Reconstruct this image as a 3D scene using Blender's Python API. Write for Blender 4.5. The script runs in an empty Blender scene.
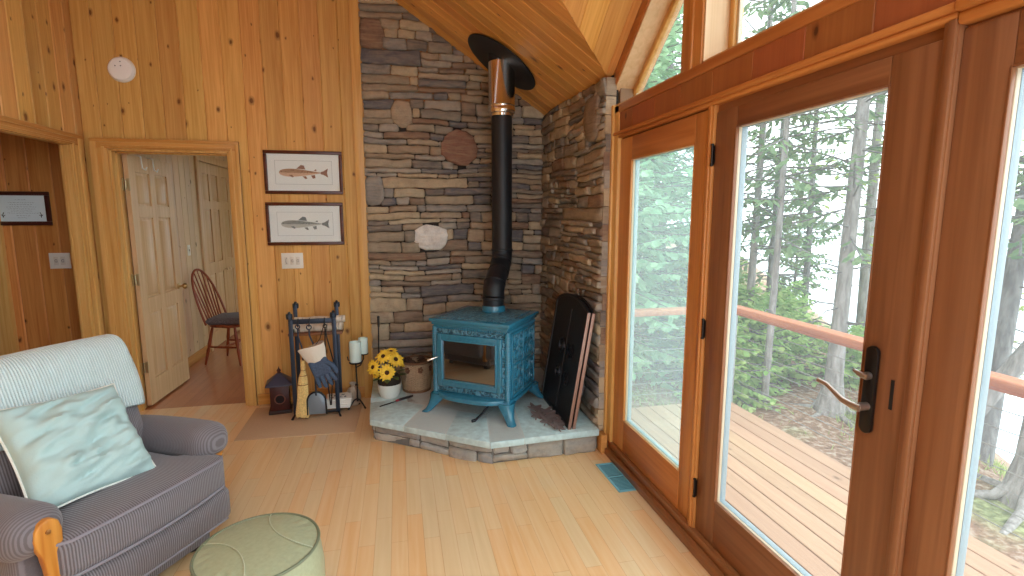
EXPOSURE = 2.2
import bpy, bmesh, math, random
from mathutils import Vector, Matrix, noise
R = math.radians
sc = bpy.context.scene
col = sc.collection
XD, YB, HC = 1.412, 4.72, 1.65          # door-wall plane, back-wall plane, eye height
GS = 0.8                                 # slope of the gable ceiling
MS = 0.667                               # slope of the main ceiling

# ------------------------------------------------------------------ mesh builder
class MB:
    def __init__(s):
        s.v, s.f, s.mi, s.uv, s.rn = [], [], [], [], []
        s.M = Matrix.Identity(4); s.r = 0.5
    def add(s, vs, fs, m=0, r=None, uvs=None):
        o = len(s.v)
        s.v += [tuple(s.M @ Vector(p)) for p in vs]
        for k, f in enumerate(fs):
            s.f.append(tuple(i + o for i in f)); s.mi.append(m)
            s.rn.append(s.r if r is None else r)
            s.uv.append([uvs[i] for i in f] if uvs else None)
        return s
    def box(s, x0, x1, y0, y1, z0, z1, m=0, r=None):
        v = [(x, y, z) for z in (z0, z1) for y in (y0, y1) for x in (x0, x1)]
        return s.add(v, [(0,2,3,1),(4,5,7,6),(0,1,5,4),(2,6,7,3),(0,4,6,2),(1,3,7,5)], m, r)
    def bar(s, p0, p1, w, d, upv=(0,0,1), m=0, r=None):
        p0, p1 = Vector(p0), Vector(p1); t = (p1-p0).normalized(); u = Vector(upv)
        a = t.cross(u)
        if a.length < 1e-4: a = t.cross(Vector((1,0,0)))
        a.normalize(); b = a.cross(t).normalized()
        v = [tuple(q + a*w/2*i + b*d/2*j) for q in (p0, p1) for i, j in ((-1,-1),(1,-1),(1,1),(-1,1))]
        return s.add(v, [(3,2,1,0),(4,5,6,7),(0,1,5,4),(1,2,6,5),(2,3,7,6),(3,0,4,7)], m, r)
    def tube(s, pts, rad, n=8, m=0, r=None, cap=True, closed=False):
        pts = [Vector(p) for p in pts]; k = len(pts)
        rr = rad if isinstance(rad, (list, tuple)) else [rad]*k
        vs, fs = [], []; prev = None
        for i, p in enumerate(pts):
            if closed: t = pts[(i+1) % k] - pts[i-1]
            else: t = pts[min(i+1, k-1)] - pts[max(i-1, 0)]
            t.normalize()
            if prev is None:
                a = t.cross(Vector((0,0,1)))
                if a.length < 0.05: a = t.cross(Vector((1,0,0)))
            else:
                a = prev - t*prev.dot(t)
            a.normalize(); prev = a; b = t.cross(a)
            for j in range(n):
                w = 2*math.pi*j/n
                vs.append(tuple(p + (a*math.cos(w) + b*math.sin(w))*rr[i]))
        for i in range(k if closed else k-1):
            i2 = (i+1) % k
            for j in range(n):
                j2 = (j+1) % n
                fs.append((i*n+j, i*n+j2, i2*n+j2, i2*n+j))
        if cap and not closed:
            fs.append(tuple(range(n-1, -1, -1))); fs.append(tuple((k-1)*n+j for j in range(n)))
        return s.add(vs, fs, m, r)
    def lathe(s, prof, n=32, c=(0,0,0), m=0, r=None, sx=1, sy=1, cap=True):
        vs, fs = [], []; k = len(prof)
        for (rad, z) in prof:
            for j in range(n):
                w = 2*math.pi*j/n
                vs.append((c[0]+rad*sx*math.cos(w), c[1]+rad*sy*math.sin(w), c[2]+z))
        for i in range(k-1):
            for j in range(n):
                j2 = (j+1) % n
                fs.append((i*n+j, i*n+j2, (i+1)*n+j2, (i+1)*n+j))
        if cap:
            fs.append(tuple(range(n-1, -1, -1))); fs.append(tuple((k-1)*n+j for j in range(n)))
        return s.add(vs, fs, m, r)
    def prism(s, poly, vec, m=0, r=None):
        vec = Vector(vec); k = len(poly); p = [Vector(q) for q in poly]
        vs = [tuple(q) for q in p] + [tuple(q+vec) for q in p]
        fs = [tuple(range(k-1, -1, -1)), tuple(range(k, 2*k))]
        fs += [(i, (i+1) % k, k+(i+1) % k, k+i) for i in range(k)]
        return s.add(vs, fs, m, r)
    def soft(s, c, size, rad, n=10, bulge=(0,0,0), m=0, fn=None):
        """rounded box, sides bulging outwards"""
        h = [q/2 for q in size]; rad = min(rad, min(h)*0.999)
        bm = bmesh.new(); bmesh.ops.create_cube(bm, size=2)
        bmesh.ops.subdivide_edges(bm, edges=bm.edges[:], cuts=n-1, use_grid_fill=True)
        vs = []
        for v in bm.verts:
            q = []
            for i in range(3):
                x = v.co[i]; x = math.copysign(abs(x)**0.72, x)
                q.append(x*h[i])
            inner = [max(-(h[i]-rad), min(h[i]-rad, q[i])) for i in range(3)]
            d = Vector([q[i]-inner[i] for i in range(3)])
            if d.length > 1e-6: d = d.normalized()*rad
            p = Vector(inner) + d
            w = [max(0, 1-(p[i]/h[i])**2) for i in range(3)]
            for i in range(3):
                a, b = (i+1) % 3, (i+2) % 3
                p[i] += bulge[i]*w[a]*w[b]*(p[i]/h[i])
            if fn: p = fn(p)
            vs.append(tuple(p + Vector(c)))
        bm.verts.index_update()
        fs = [tuple(v.index for v in f.verts) for f in bm.faces]; bm.free()
        return s.add(vs, fs, m)
    def build(s, name, mats, parent=None, bevel=0, smooth=40, seg=2, weld=False):
        me = bpy.data.meshes.new(name)
        me.from_pydata(s.v, [], s.f)
        mats = mats if isinstance(mats, (list, tuple)) else [mats]
        for mm in mats: me.materials.append(mm)
        me.polygons.foreach_set('material_index', s.mi)
        at = me.attributes.new('rnd', 'FLOAT', 'FACE'); at.data.foreach_set('value', s.rn)
        if any(u is not None for u in s.uv):
            ul = me.uv_layers.new(name='UVMap'); flat = []
            for f, u in zip(s.f, s.uv):
                for i in range(len(f)): flat += list(u[i]) if u else [0, 0]
            ul.data.foreach_set('uv', flat)
        if bevel or weld:
            bm = bmesh.new(); bm.from_mesh(me)
            if weld: bmesh.ops.remove_doubles(bm, verts=bm.verts[:], dist=1e-5)
            if bevel:
                es = [e for e in bm.edges if len(e.link_faces) == 2 and e.calc_face_angle(0) > 0.5]
                bmesh.ops.bevel(bm, geom=es, offset=bevel, segments=seg, affect='EDGES', profile=0.5, clamp_overlap=True)
            bm.to_mesh(me); bm.free()
        if smooth:
            me.polygons.foreach_set('use_smooth', [True]*len(me.polygons))
            me.set_sharp_from_angle(angle=R(smooth))
        me.update()
        o = bpy.data.objects.new(name, me); col.objects.link(o)
        if parent is not None: o.parent = parent
        return o

def tag(o, label=None, cat=None, group=None, kind=None):
    if label: o['label'] = label
    if cat: o['category'] = cat
    if group: o['group'] = group
    if kind: o['kind'] = kind
    return o
def thing(name, label, cat, loc=(0,0,0), rz=0, group=None, kind=None):
    o = bpy.data.objects.new(name, None); col.objects.link(o)
    o.empty_display_size = 0.1
    o.location = loc; o.rotation_euler = (0, 0, rz)
    return tag(o, label, cat, group, kind)
def copy_tree(o, parent=None):
    c = o.copy(); col.objects.link(c)
    if parent is not None: c.parent = parent
    for ch in [q for q in bpy.data.objects if q.parent == o]: copy_tree(ch, c)
    return c

# ------------------------------------------------------------------ materials
def mat(name):
    m = bpy.data.materials.new(name); m.use_nodes = True
    nt = m.node_tree; b = nt.nodes['Principled BSDF']
    return m, nt, b
def N(nt, t, **kw):
    n = nt.nodes.new(t)
    for k, v in kw.items():
        if k in n.inputs: n.inputs[k].default_value = v
        else: setattr(n, k, v)
    return n
def ramp(nt, stops, interp='LINEAR'):
    n = nt.nodes.new('ShaderNodeValToRGB'); cr = n.color_ramp; cr.interpolation = interp
    while len(cr.elements) < len(stops): cr.elements.new(0.5)
    for e, (p, c) in zip(cr.elements, stops):
        e.position = p; e.color = (c[0], c[1], c[2], 1)
    return n
def srgb(r, g, b):
    f = lambda c: (c/255/12.92) if c/255 <= 0.04045 else ((c/255+0.055)/1.055)**2.4
    return (f(r), f(g), f(b))
def math_(nt, op, a, b=None, c=None):
    n = nt.nodes.new('ShaderNodeMath'); n.operation = op
    for i, x in enumerate((a, b, c)):
        if x is None: continue
        if isinstance(x, (int, float)): n.inputs[i].default_value = x
        else: nt.links.new(x, n.inputs[i])
    return n.outputs[0]
def mix(nt, fac, a, b, mode='MIX'):
    n = nt.nodes.new('ShaderNodeMix'); n.data_type = 'RGBA'; n.blend_type = mode
    for sock, x in ((n.inputs[0], fac), (n.inputs[6], a), (n.inputs[7], b)):
        if isinstance(x, (int, float)): sock.default_value = x
        elif isinstance(x, tuple): sock.default_value = (x[0], x[1], x[2], 1)
        else: nt.links.new(x, sock)
    return n.outputs[2]

def plain(name, c, rough=0.5, metal=0.0, bump=0.0, bscale=80, vary=0.0, spec=0.5, coat=0.0):
    m, nt, b = mat(name)
    b.inputs['Base Color'].default_value = (*c, 1)
    b.inputs['Roughness'].default_value = rough; b.inputs['Metallic'].default_value = metal
    b.inputs['Specular IOR Level'].default_value = spec
    b.inputs['Coat Weight'].default_value = coat
    tc = N(nt, 'ShaderNodeTexCoord')
    if bump or vary:
        no = N(nt, 'ShaderNodeTexNoise', Scale=bscale, Detail=4.0)
        nt.links.new(tc.outputs['Object'], no.inputs['Vector'])
        if vary:
            r = ramp(nt, [(0.3, tuple(x*(1-vary) for x in c)), (0.7, tuple(min(1, x*(1+vary)) for x in c))])
            nt.links.new(no.outputs['Fac'], r.inputs[0]); nt.links.new(r.outputs[0], b.inputs['Base Color'])
        if bump:
            bp = N(nt, 'ShaderNodeBump', Strength=bump, Distance=0.01)
            nt.links.new(no.outputs['Fac'], bp.inputs['Height']); nt.links.new(bp.outputs[0], b.inputs['Normal'])
    return m

def wood_uv(name, light, dark, knot, rough=0.45, knots=0.45, var=0.35, grain=1.0, spec=0.4, coat=0.0):
    """boards with one random value each; UV = metres across, metres along the board"""
    m, nt, b = mat(name); L = nt.links
    uv = N(nt, 'ShaderNodeUVMap'); at = N(nt, 'ShaderNodeAttribute', attribute_name='rnd')
    sep = N(nt, 'ShaderNodeSeparateXYZ'); L.new(uv.outputs[0], sep.inputs[0])
    rnd = at.outputs['Fac']
    ax = math_(nt, 'MULTIPLY_ADD', rnd, 37.0, sep.outputs[0]); ay = math_(nt, 'MULTIPLY_ADD', rnd, 61.0, sep.outputs[1])
    cv = N(nt, 'ShaderNodeCombineXYZ'); L.new(math_(nt, 'MULTIPLY', ax, 26.0), cv.inputs[0]); L.new(math_(nt, 'MULTIPLY', ay, 0.9), cv.inputs[1])
    n1 = N(nt, 'ShaderNodeTexNoise', Scale=1.6*grain, Detail=5.0, Distortion=1.2); L.new(cv.outputs[0], n1.inputs['Vector'])
    c2 = N(nt, 'ShaderNodeCombineXYZ'); L.new(math_(nt, 'MULTIPLY', ax, 7.0), c2.inputs[0]); L.new(math_(nt, 'MULTIPLY', ay, 0.45), c2.inputs[1])
    n2 = N(nt, 'ShaderNodeTexNoise', Scale=1.0, Detail=2.0); L.new(c2.outputs[0], n2.inputs['Vector'])
    r1 = ramp(nt, [(0.3, dark), (0.62, light)]); 
    f = math_(nt, 'ADD', math_(nt, 'MULTIPLY', n1.outputs['Fac'], 0.6), math_(nt, 'MULTIPLY', n2.outputs['Fac'], 0.4))
    L.new(f, r1.inputs[0])
    hsv = N(nt, 'ShaderNodeHueSaturation'); L.new(r1.outputs[0], hsv.inputs['Color'])
    L.new(math_(nt, 'MULTIPLY_ADD', rnd, var, 1.0-var/2), hsv.inputs['Value'])
    w2 = N(nt, 'ShaderNodeTexWhiteNoise', noise_dimensions='1D'); L.new(math_(nt, 'MULTIPLY', rnd, 91.7), w2.inputs['W'])
    L.new(math_(nt, 'MULTIPLY_ADD', w2.outputs['Value'], 0.016, 0.492), hsv.inputs['Hue'])
    colr = hsv.outputs[0]
    if knots > 0:
        cv3 = N(nt, 'ShaderNodeCombineXYZ'); L.new(math_(nt, 'MULTIPLY', ax, 7.0), cv3.inputs[0]); L.new(math_(nt, 'MULTIPLY', ay, 4.2), cv3.inputs[1])
        vo = N(nt, 'ShaderNodeTexVoronoi', voronoi_dimensions='2D', Scale=1.0); nk = N(nt, 'ShaderNodeTexNoise', Scale=5.0, Detail=1.0); L.new(cv3.outputs[0], nk.inputs['Vector']); L.new(mix(nt, 0.10, cv3.outputs[0], nk.outputs['Color'], 'ADD'), vo.inputs['Vector'])
        sp = N(nt, 'ShaderNodeSeparateXYZ'); L.new(vo.outputs['Color'], sp.inputs[0])
        on = math_(nt, 'LESS_THAN', sp.outputs[0], knots)
        rad = math_(nt, 'MULTIPLY_ADD', math_(nt, 'POWER', sp.outputs[1], 2.5), 0.085, 0.022)
        rel = math_(nt, 'DIVIDE', vo.outputs['Distance'], rad)
        kr = ramp(nt, [(0.35, (1,1,1)), (0.5, (0.55,0.55,0.55)), (1.0, (0,0,0))]); L.new(math_(nt, 'MULTIPLY', rel, 0.5), kr.inputs[0])
        colr = mix(nt, math_(nt, 'MULTIPLY', math_(nt, 'MULTIPLY', kr.outputs[0], on), 0.85), colr, knot)
    L.new(colr, b.inputs['Base Color'])
    b.inputs['Roughness'].default_value = rough; b.inputs['Specular IOR Level'].default_value = spec
    b.inputs['Coat Weight'].default_value = coat
    bp = N(nt, 'ShaderNodeBump', Strength=0.08, Distance=0.003); L.new(n1.outputs['Fac'], bp.inputs['Height']); L.new(bp.outputs[0], b.inputs['Normal'])
    return m

def wood_obj(name, light, dark, axis=2, rough=0.4, var=0.25, scale=1.0, spec=0.4, coat=0.0):
    """solid timber with the grain along an object axis"""
    m, nt, b = mat(name); L = nt.links
    tc = N(nt, 'ShaderNodeTexCoord'); at = N(nt, 'ShaderNodeAttribute', attribute_name='rnd')
    mp = N(nt, 'ShaderNodeMapping'); s = [30*scale]*3; s[axis] = 1.1*scale
    mp.inputs['Scale'].default_value = s
    ad = N(nt, 'ShaderNodeVectorMath', operation='ADD'); L.new(tc.outputs['Object'], ad.inputs[0])
    cm = N(nt, 'ShaderNodeCombineXYZ')
    for i in range(3): L.new(math_(nt, 'MULTIPLY', at.outputs['Fac'], 9.0+i), cm.inputs[i])
    L.new(cm.outputs[0], ad.inputs[1]); L.new(ad.outputs[0], mp.inputs['Vector'])
    n1 = N(nt, 'ShaderNodeTexNoise', Scale=1.0, Detail=5.0, Distortion=0.8); L.new(mp.outputs[0], n1.inputs['Vector'])
    r1 = ramp(nt, [(0.3, dark), (0.7, light)]); L.new(n1.outputs['Fac'], r1.inputs[0])
    hsv = N(nt, 'ShaderNodeHueSaturation'); L.new(r1.outputs[0], hsv.inputs['Color'])
    L.new(math_(nt, 'MULTIPLY_ADD', at.outputs['Fac'], var, 1-var/2), hsv.inputs['Value'])
    L.new(hsv.outputs[0], b.inputs['Base Color'])
    b.inputs['Roughness'].default_value = rough; b.inputs['Specular IOR Level'].default_value = spec
    b.inputs['Coat Weight'].default_value = coat
    bp = N(nt, 'ShaderNodeBump', Strength=0.06, Distance=0.003); L.new(n1.outputs['Fac'], bp.inputs['Height']); L.new(bp.outputs[0], b.inputs['Normal'])
    return m

def floor_mat(name, c1, c2, c3, rough=0.3, spec=0.5):
    m, nt, b = mat(name); L = nt.links
    tc = N(nt, 'ShaderNodeTexCoord'); mp = N(nt, 'ShaderNodeMapping')
    mp.inputs['Rotation'].default_value = (0, 0, R(90)); L.new(tc.outputs['Object'], mp.inputs['Vector'])
    def brick(w, h, off, a, bb):
        n = N(nt, 'ShaderNodeTexBrick'); n.offset = off; n.offset_frequency = 2; n.squash = 1.0
        n.inputs['Scale'].default_value = 1.0; n.inputs['Mortar Size'].default_value = 0.0008
        n.inputs['Mortar Smooth'].default_value = 0.3; n.inputs['Bias'].default_value = 0.0
        n.inputs['Brick Width'].default_value = w; n.inputs['Row Height'].default_value = h
        n.inputs['Color1'].default_value = (*a, 1); n.inputs['Color2'].default_value = (*bb, 1)
        n.inputs['Mortar'].default_value = (*[x*0.93 for x in c2], 1)
        L.new(mp.outputs[0], n.inputs['Vector']); return n
    b1 = brick(0.62, 0.082, 0.37, c1, c2)
    b2 = brick(0.62, 0.082, 0.37, (0.80,0.77,0.74), (1.08,1.07,1.05))
    colr = mix(nt, 1.0, b1.outputs['Color'], b2.outputs['Color'], 'MULTIPLY')
    mp2 = N(nt, 'ShaderNodeMapping'); mp2.inputs['Scale'].default_value = (34, 1.6, 1); L.new(tc.outputs['Object'], mp2.inputs['Vector'])
    n1 = N(nt, 'ShaderNodeTexNoise', Scale=1.0, Detail=5.0, Distortion=0.6); L.new(mp2.outputs[0], n1.inputs['Vector'])
    r1 = ramp(nt, [(0.35, (0,0,0)), (0.75, (1,1,1))]); L.new(n1.outputs['Fac'], r1.inputs[0])
    colr = mix(nt, math_(nt, 'MULTIPLY', r1.outputs[0], 0.35), colr, c3)
    L.new(colr, b.inputs['Base Color']); b.inputs['Roughness'].default_value = rough
    b.inputs['Specular IOR Level'].default_value = spec
    b.inputs['Coat Weight'].default_value = 0.5; b.inputs['Coat Roughness'].default_value = 0.14
    return m

def stone_mat(name, stops, rough=0.85):
    m, nt, b = mat(name); L = nt.links
    at = N(nt, 'ShaderNodeAttribute', attribute_name='rnd'); tc = N(nt, 'ShaderNodeTexCoord')
    r1 = ramp(nt, stops, 'CONSTANT'); L.new(at.outputs['Fac'], r1.inputs[0])
    n1 = N(nt, 'ShaderNodeTexNoise', Scale=14.0, Detail=6.0, Roughness=0.7); L.new(tc.outputs['Object'], n1.inputs['Vector'])
    mp = N(nt, 'ShaderNodeMapping'); mp.inputs['Scale'].default_value = (6, 6, 40); L.new(tc.outputs['Object'], mp.inputs['Vector'])
    n2 = N(nt, 'ShaderNodeTexNoise', Scale=1.0, Detail=4.0, Distortion=1.0); L.new(mp.outputs[0], n2.inputs['Vector'])
    r2 = ramp(nt, [(0.3, (0.7,0.68,0.68)), (0.5, (1,1,1)), (0.72, (1.25,1.2,1.12))]); L.new(n1.outputs['Fac'], r2.inputs[0])
    c = mix(nt, 0.9, r1.outputs[0], r2.outputs[0], 'MULTIPLY')
    r3 = ramp(nt, [(0.42, (0,0,0)), (0.7, (1,1,1))]); L.new(n2.outputs['Fac'], r3.inputs[0])
    c = mix(nt, math_(nt, 'MULTIPLY', r3.outputs[0], 0.3), c, srgb(196,176,150))
    L.new(c, b.inputs['Base Color']); b.inputs['Roughness'].default_value = rough; b.inputs['Specular IOR Level'].default_value = 0.3
    bp = N(nt, 'ShaderNodeBump', Strength=0.6, Distance=0.012)
    L.new(math_(nt, 'ADD', n1.outputs['Fac'], math_(nt, 'MULTIPLY', n2.outputs['Fac'], 0.6)), bp.inputs['Height']); L.new(bp.outputs[0], b.inputs['Normal'])
    return m

def fabric(name, c1, c2, axis, scale, rough=0.95, bump=0.5, sharp=(0.35, 0.65), vert=None):
    """ribbed cloth, ribs repeating along an object axis"""
    m, nt, b = mat(name); L = nt.links
    tc = N(nt, 'ShaderNodeTexCoord'); sp = N(nt, 'ShaderNodeSeparateXYZ'); L.new(tc.outputs['Object'], sp.inputs[0])
    s = math_(nt, 'SINE', math_(nt, 'MULTIPLY', sp.outputs[axis], 2*math.pi*scale))
    h = math_(nt, 'MULTIPLY_ADD', s, 0.5, 0.5)
    if vert is not None:
        s2 = math_(nt, 'SINE', math_(nt, 'MULTIPLY', sp.outputs[vert], 2*math.pi*scale*1.4))
        h = math_(nt, 'MULTIPLY_ADD', s2, 0.12, h)
    no = N(nt, 'ShaderNodeTexNoise', Scale=160.0, Detail=3.0); L.new(tc.outputs['Object'], no.inputs['Vector'])
    hh = math_(nt, 'ADD', h, math_(nt, 'MULTIPLY_ADD', no.outputs['Fac'], 0.5, -0.25))
    r = ramp(nt, [(sharp[0], c1), (sharp[1], c2)]); L.new(hh, r.inputs[0]); L.new(r.outputs[0], b.inputs['Base Color'])
    b.inputs['Roughness'].default_value = rough; b.inputs['Specular IOR Level'].default_value = 0.15
    b.inputs['Sheen Weight'].default_value = 0.25
    bp = N(nt, 'ShaderNodeBump', Strength=bump, Distance=0.004); L.new(hh, bp.inputs['Height']); L.new(bp.outputs[0], b.inputs['Normal'])
    return m

def glass_mat(name, haze=0.04, tint=(0.96, 0.985, 0.98)):
    m = bpy.data.materials.new(name); m.use_nodes = True; nt = m.node_tree; nt.nodes.clear(); L = nt.links
    out = N(nt, 'ShaderNodeOutputMaterial'); tr = N(nt, 'ShaderNodeBsdfTransparent'); tr.inputs[0].default_value = (*tint, 1)
    df = N(nt, 'ShaderNodeBsdfTranslucent'); df.inputs[0].default_value = (0.95, 0.97, 0.97, 1)
    gl = N(nt, 'ShaderNodeBsdfGlossy'); gl.inputs['Roughness'].default_value = 0.02
    m1 = N(nt, 'ShaderNodeMixShader'); m1.inputs[0].default_value = haze; L.new(tr.outputs[0], m1.inputs[1]); L.new(df.outputs[0], m1.inputs[2])
    lw = N(nt, 'ShaderNodeLayerWeight', Blend=0.5); m2 = N(nt, 'ShaderNodeMixShader')
    L.new(math_(nt, 'MULTIPLY_ADD', math_(nt, 'POWER', lw.outputs['Facing'], 5.0), 0.5, 0.02), m2.inputs[0]); L.new(m1.outputs[0], m2.inputs[1]); L.new(gl.outputs[0], m2.inputs[2]); L.new(m2.outputs[0], out.inputs[0])
    return m

PINE = wood_uv('pine_boards', srgb(228,180,108), srgb(200,142,72), srgb(92,44,18), rough=0.42, spec=0.3, var=0.30, knots=0.55)
PINE_PALE = wood_uv('pale_pine_boards', srgb(222,192,156), srgb(206,172,134), srgb(110,70,40), rough=0.5, knots=0.4, var=0.2)
PINE_RED = wood_uv('red_pine_boards', srgb(216,154,84), srgb(180,108,50), srgb(60,20,8), rough=0.5, var=0.5)
PINE_CEIL = wood_uv('ceiling_pine_boards', srgb(232,172,96), srgb(202,134,58), srgb(84,34,12), rough=0.4, knots=0.3, var=0.3)
CEDAR = wood_uv('cedar_boards', srgb(164,98,56), srgb(146,82,46), srgb(60,22,12), rough=0.45, knots=0.25, var=0.14)
PINE_TRIM = wood_obj('pine_trim', srgb(226,182,112), srgb(204,150,78), axis=2, rough=0.35)
PINE_TRIM_X = wood_obj('pine_trim_x', srgb(218,162,90), srgb(190,128,58), axis=0, rough=0.35)
PINE_TRIM_Y = wood_obj('pine_trim_y', srgb(214,158,92), srgb(188,126,64), axis=1, rough=0.6, spec=0.2)
FIR_Z = wood_obj('fir_z', srgb(206,142,78), srgb(180,114,58), axis=2, rough=0.3, var=0.12)
FIR_Y = wood_obj('fir_y', srgb(196,128,70), srgb(166,98,50), axis=1, rough=0.3, var=0.12)
FIR_SHADE_Z = wood_obj('shaded_fir_z', srgb(150,100,66), srgb(122,76,48), axis=2, rough=0.32, var=0.1)  # same fir as the sidelight, with the shade put into the colour
FIR_SHADE_Y = wood_obj('shaded_fir_y', srgb(148,96,62), srgb(120,72,44), axis=1, rough=0.32, var=0.1)
DOOR_PALE = wood_obj('pale_pine_door', srgb(220,186,144), srgb(202,164,120), axis=2, rough=0.45, var=0.08)
FLOOR = floor_mat('maple_floor', srgb(250,220,172), srgb(226,176,120), srgb(250,226,186))
FLOOR_DIM = floor_mat('dim_reddish_floor', srgb(196,130,84), srgb(160,98,60), srgb(206,142,98), rough=0.3)  # main floor again, its dimmer exposure put into a redder, darker colour
STONE = stone_mat('ledge_stone', [(0, srgb(134,126,116)), (0.09, srgb(164,148,128)), (0.18, srgb(120,112,106)), (0.28, srgb(150,136,118)),
    (0.37, srgb(140,136,132)), (0.46, srgb(178,160,134)), (0.54, srgb(130,112,98)), (0.62, srgb(106,104,108)), (0.70, srgb(150,132,112)),
    (0.78, srgb(160,152,142)), (0.86, srgb(132,106,88)), (0.90, srgb(182,168,144)), (0.93, srgb(134,98,82)), (0.965, srgb(230,228,224))])
MORTAR = plain('dark_joint', srgb(44,38,34), 0.95)
SLATE = plain('blue_slate', srgb(188,210,212), 0.34, bump=0.35, bscale=22, vary=0.16)
SLATE_RED = plain('brown_slate', srgb(112,72,50), 0.5, bump=0.3, bscale=20, vary=0.2)
GROUT = plain('pale_grout', srgb(206,214,212), 0.8)
GLASS = glass_mat('window_glass', 0.045)  # slight white veil in the pane imitates glare and haze outdoors
GLASS_HAZY = glass_mat('haze_veiled_glass', 0.15, (0.86, 0.97, 0.94))  # stronger mint veil imitates the haze seen through the sidelight
WHITE = plain('white_plastic', srgb(236,236,228), 0.4)
BEAD = plain('pale_glazing_bead', srgb(206,190,164), 0.45)
BEAD_GREY = plain('grey_spacer', srgb(140,156,164), 0.35)
BEAD_OUT = plain('outer_grey_bead', srgb(150,164,170), 0.45)
IRON = plain('black_iron', srgb(30,30,33), 0.5, metal=0.3, bump=0.1, bscale=60)
IRON_BLUE = plain('blued_iron', srgb(52,62,78), 0.42, metal=0.5)
PIPE_BLACK = plain('matt_black_pipe', srgb(20,24,31), 0.5)
CHROME = plain('chrome', (0.82,0.8,0.77), 0.16, metal=1.0)
BRASS = plain('old_brass', srgb(190,160,110), 0.3, metal=1.0)
BRONZE = plain('dark_bronze', srgb(52,44,40), 0.35, metal=0.7)
# ------------------------------------------------------------------ planks and stones
def clip_poly(poly, region):
    """Sutherland-Hodgman against a convex counter-clockwise region"""
    out = poly
    for i in range(len(region)):
        ax, ay = region[i]; bx, by = region[(i+1) % len(region)]
        inp, out = out, []
        if not inp: return []
        side = lambda p: (bx-ax)*(p[1]-ay) - (by-ay)*(p[0]-ax)
        for j in range(len(inp)):
            p, q = inp[j], inp[(j+1) % len(inp)]
            sp_, sq = side(p), side(q)
            if sp_ >= 0: out.append(p)
            if (sp_ > 0 and sq < 0) or (sp_ < 0 and sq > 0):
                t = sp_/(sp_-sq); out.append((p[0]+(q[0]-p[0])*t, p[1]+(q[1]-p[1])*t))
    return out
def ccw(p):
    a = sum(p[i][0]*p[(i+1) % len(p)][1]-p[(i+1) % len(p)][0]*p[i][1] for i in range(len(p)))
    return p if a > 0 else p[::-1]

def planks(mb, O, A, B, n, region, w, holes=(), thick=0.018, g=0.0075, seed=1, back=True, lens=None, gap=0.0):
    rng = random.Random(seed)
    O, A, B, n = Vector(O), Vector(A), Vector(B), Vector(n)
    region = ccw(region)
    a_min, a_max = min(p[0] for p in region), max(p[0] for p in region)
    b_min, b_max = min(p[1] for p in region), max(p[1] for p in region)
    flip = A.cross(B).dot(n) < 0
    k = math.floor(a_min/w)
    while k*w < a_max:
        pa0, pa1 = max(a_min, k*w)+gap, min(a_max, (k+1)*w)-gap; k += 1
        if pa1-pa0 < 1e-4: continue
        cuts = sorted({pa0, pa1} | {c for h in holes for c in h[:2] if pa0 < c < pa1})
        joints = [b_min]
        if lens:
            b = b_min - rng.random()*lens
            while b < b_max:
                b += lens*(0.6+0.8*rng.random())
                if b_min < b < b_max: joints.append(b)
        joints.append(b_max)
        for jb0, jb1 in zip(joints, joints[1:]):
            rnd = rng.random()
            for a0, a1 in zip(cuts, cuts[1:]):
                iv = [(jb0, jb1)]
                for h in holes:
                    if h[0] <= a0+1e-6 and h[1] >= a1-1e-6:
                        nv = []
                        for (x, y) in iv:
                            if h[3] <= x or h[2] >= y: nv.append((x, y)); continue
                            if h[2] > x: nv.append((x, h[2]))
                            if h[3] < y: nv.append((h[3], y))
                        iv = nv
                for (b0, b1) in iv:
                    if b1-b0 < 0.004: continue
                    poly = clip_poly([(a0,b0),(a1,b0),(a1,b1),(a0,b1)], region)
                    cl = []
                    for p in poly:
                        if not cl or abs(p[0]-cl[-1][0])+abs(p[1]-cl[-1][1]) > 1e-5: cl.append(p)
                    if len(cl) > 1 and abs(cl[0][0]-cl[-1][0])+abs(cl[0][1]-cl[-1][1]) < 1e-5: cl.pop()
                    if len(cl) < 3: continue
                    if flip: cl = cl[::-1]
                    kk = len(cl)
                    e0 = pa0+g if abs(a0-pa0) < 1e-6 else a0
                    e1 = pa1-g if abs(a1-pa1) < 1e-6 else a1
                    fr = [(min(max(p[0], e0), e1), p[1]) for p in cl]
                    P3 = lambda p, d: tuple(O + A*p[0] + B*p[1] + n*d)
                    vs = [P3(p, thick) for p in fr] + [P3(p, thick-g) for p in cl] + [P3(p, 0) for p in cl]
                    uv = list(fr) + list(cl) + list(cl)
                    fs = [tuple(range(kk))]
                    for i in range(kk):
                        j = (i+1) % kk
                        fs.append((kk+i, kk+j, j, i)); fs.append((2*kk+i, 2*kk+j, kk+j, kk+i))
                    if back: fs.append(tuple(range(3*kk-1, 2*kk-1, -1)))
                    mb.add(vs, fs, 0, rnd, uv)

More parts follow.
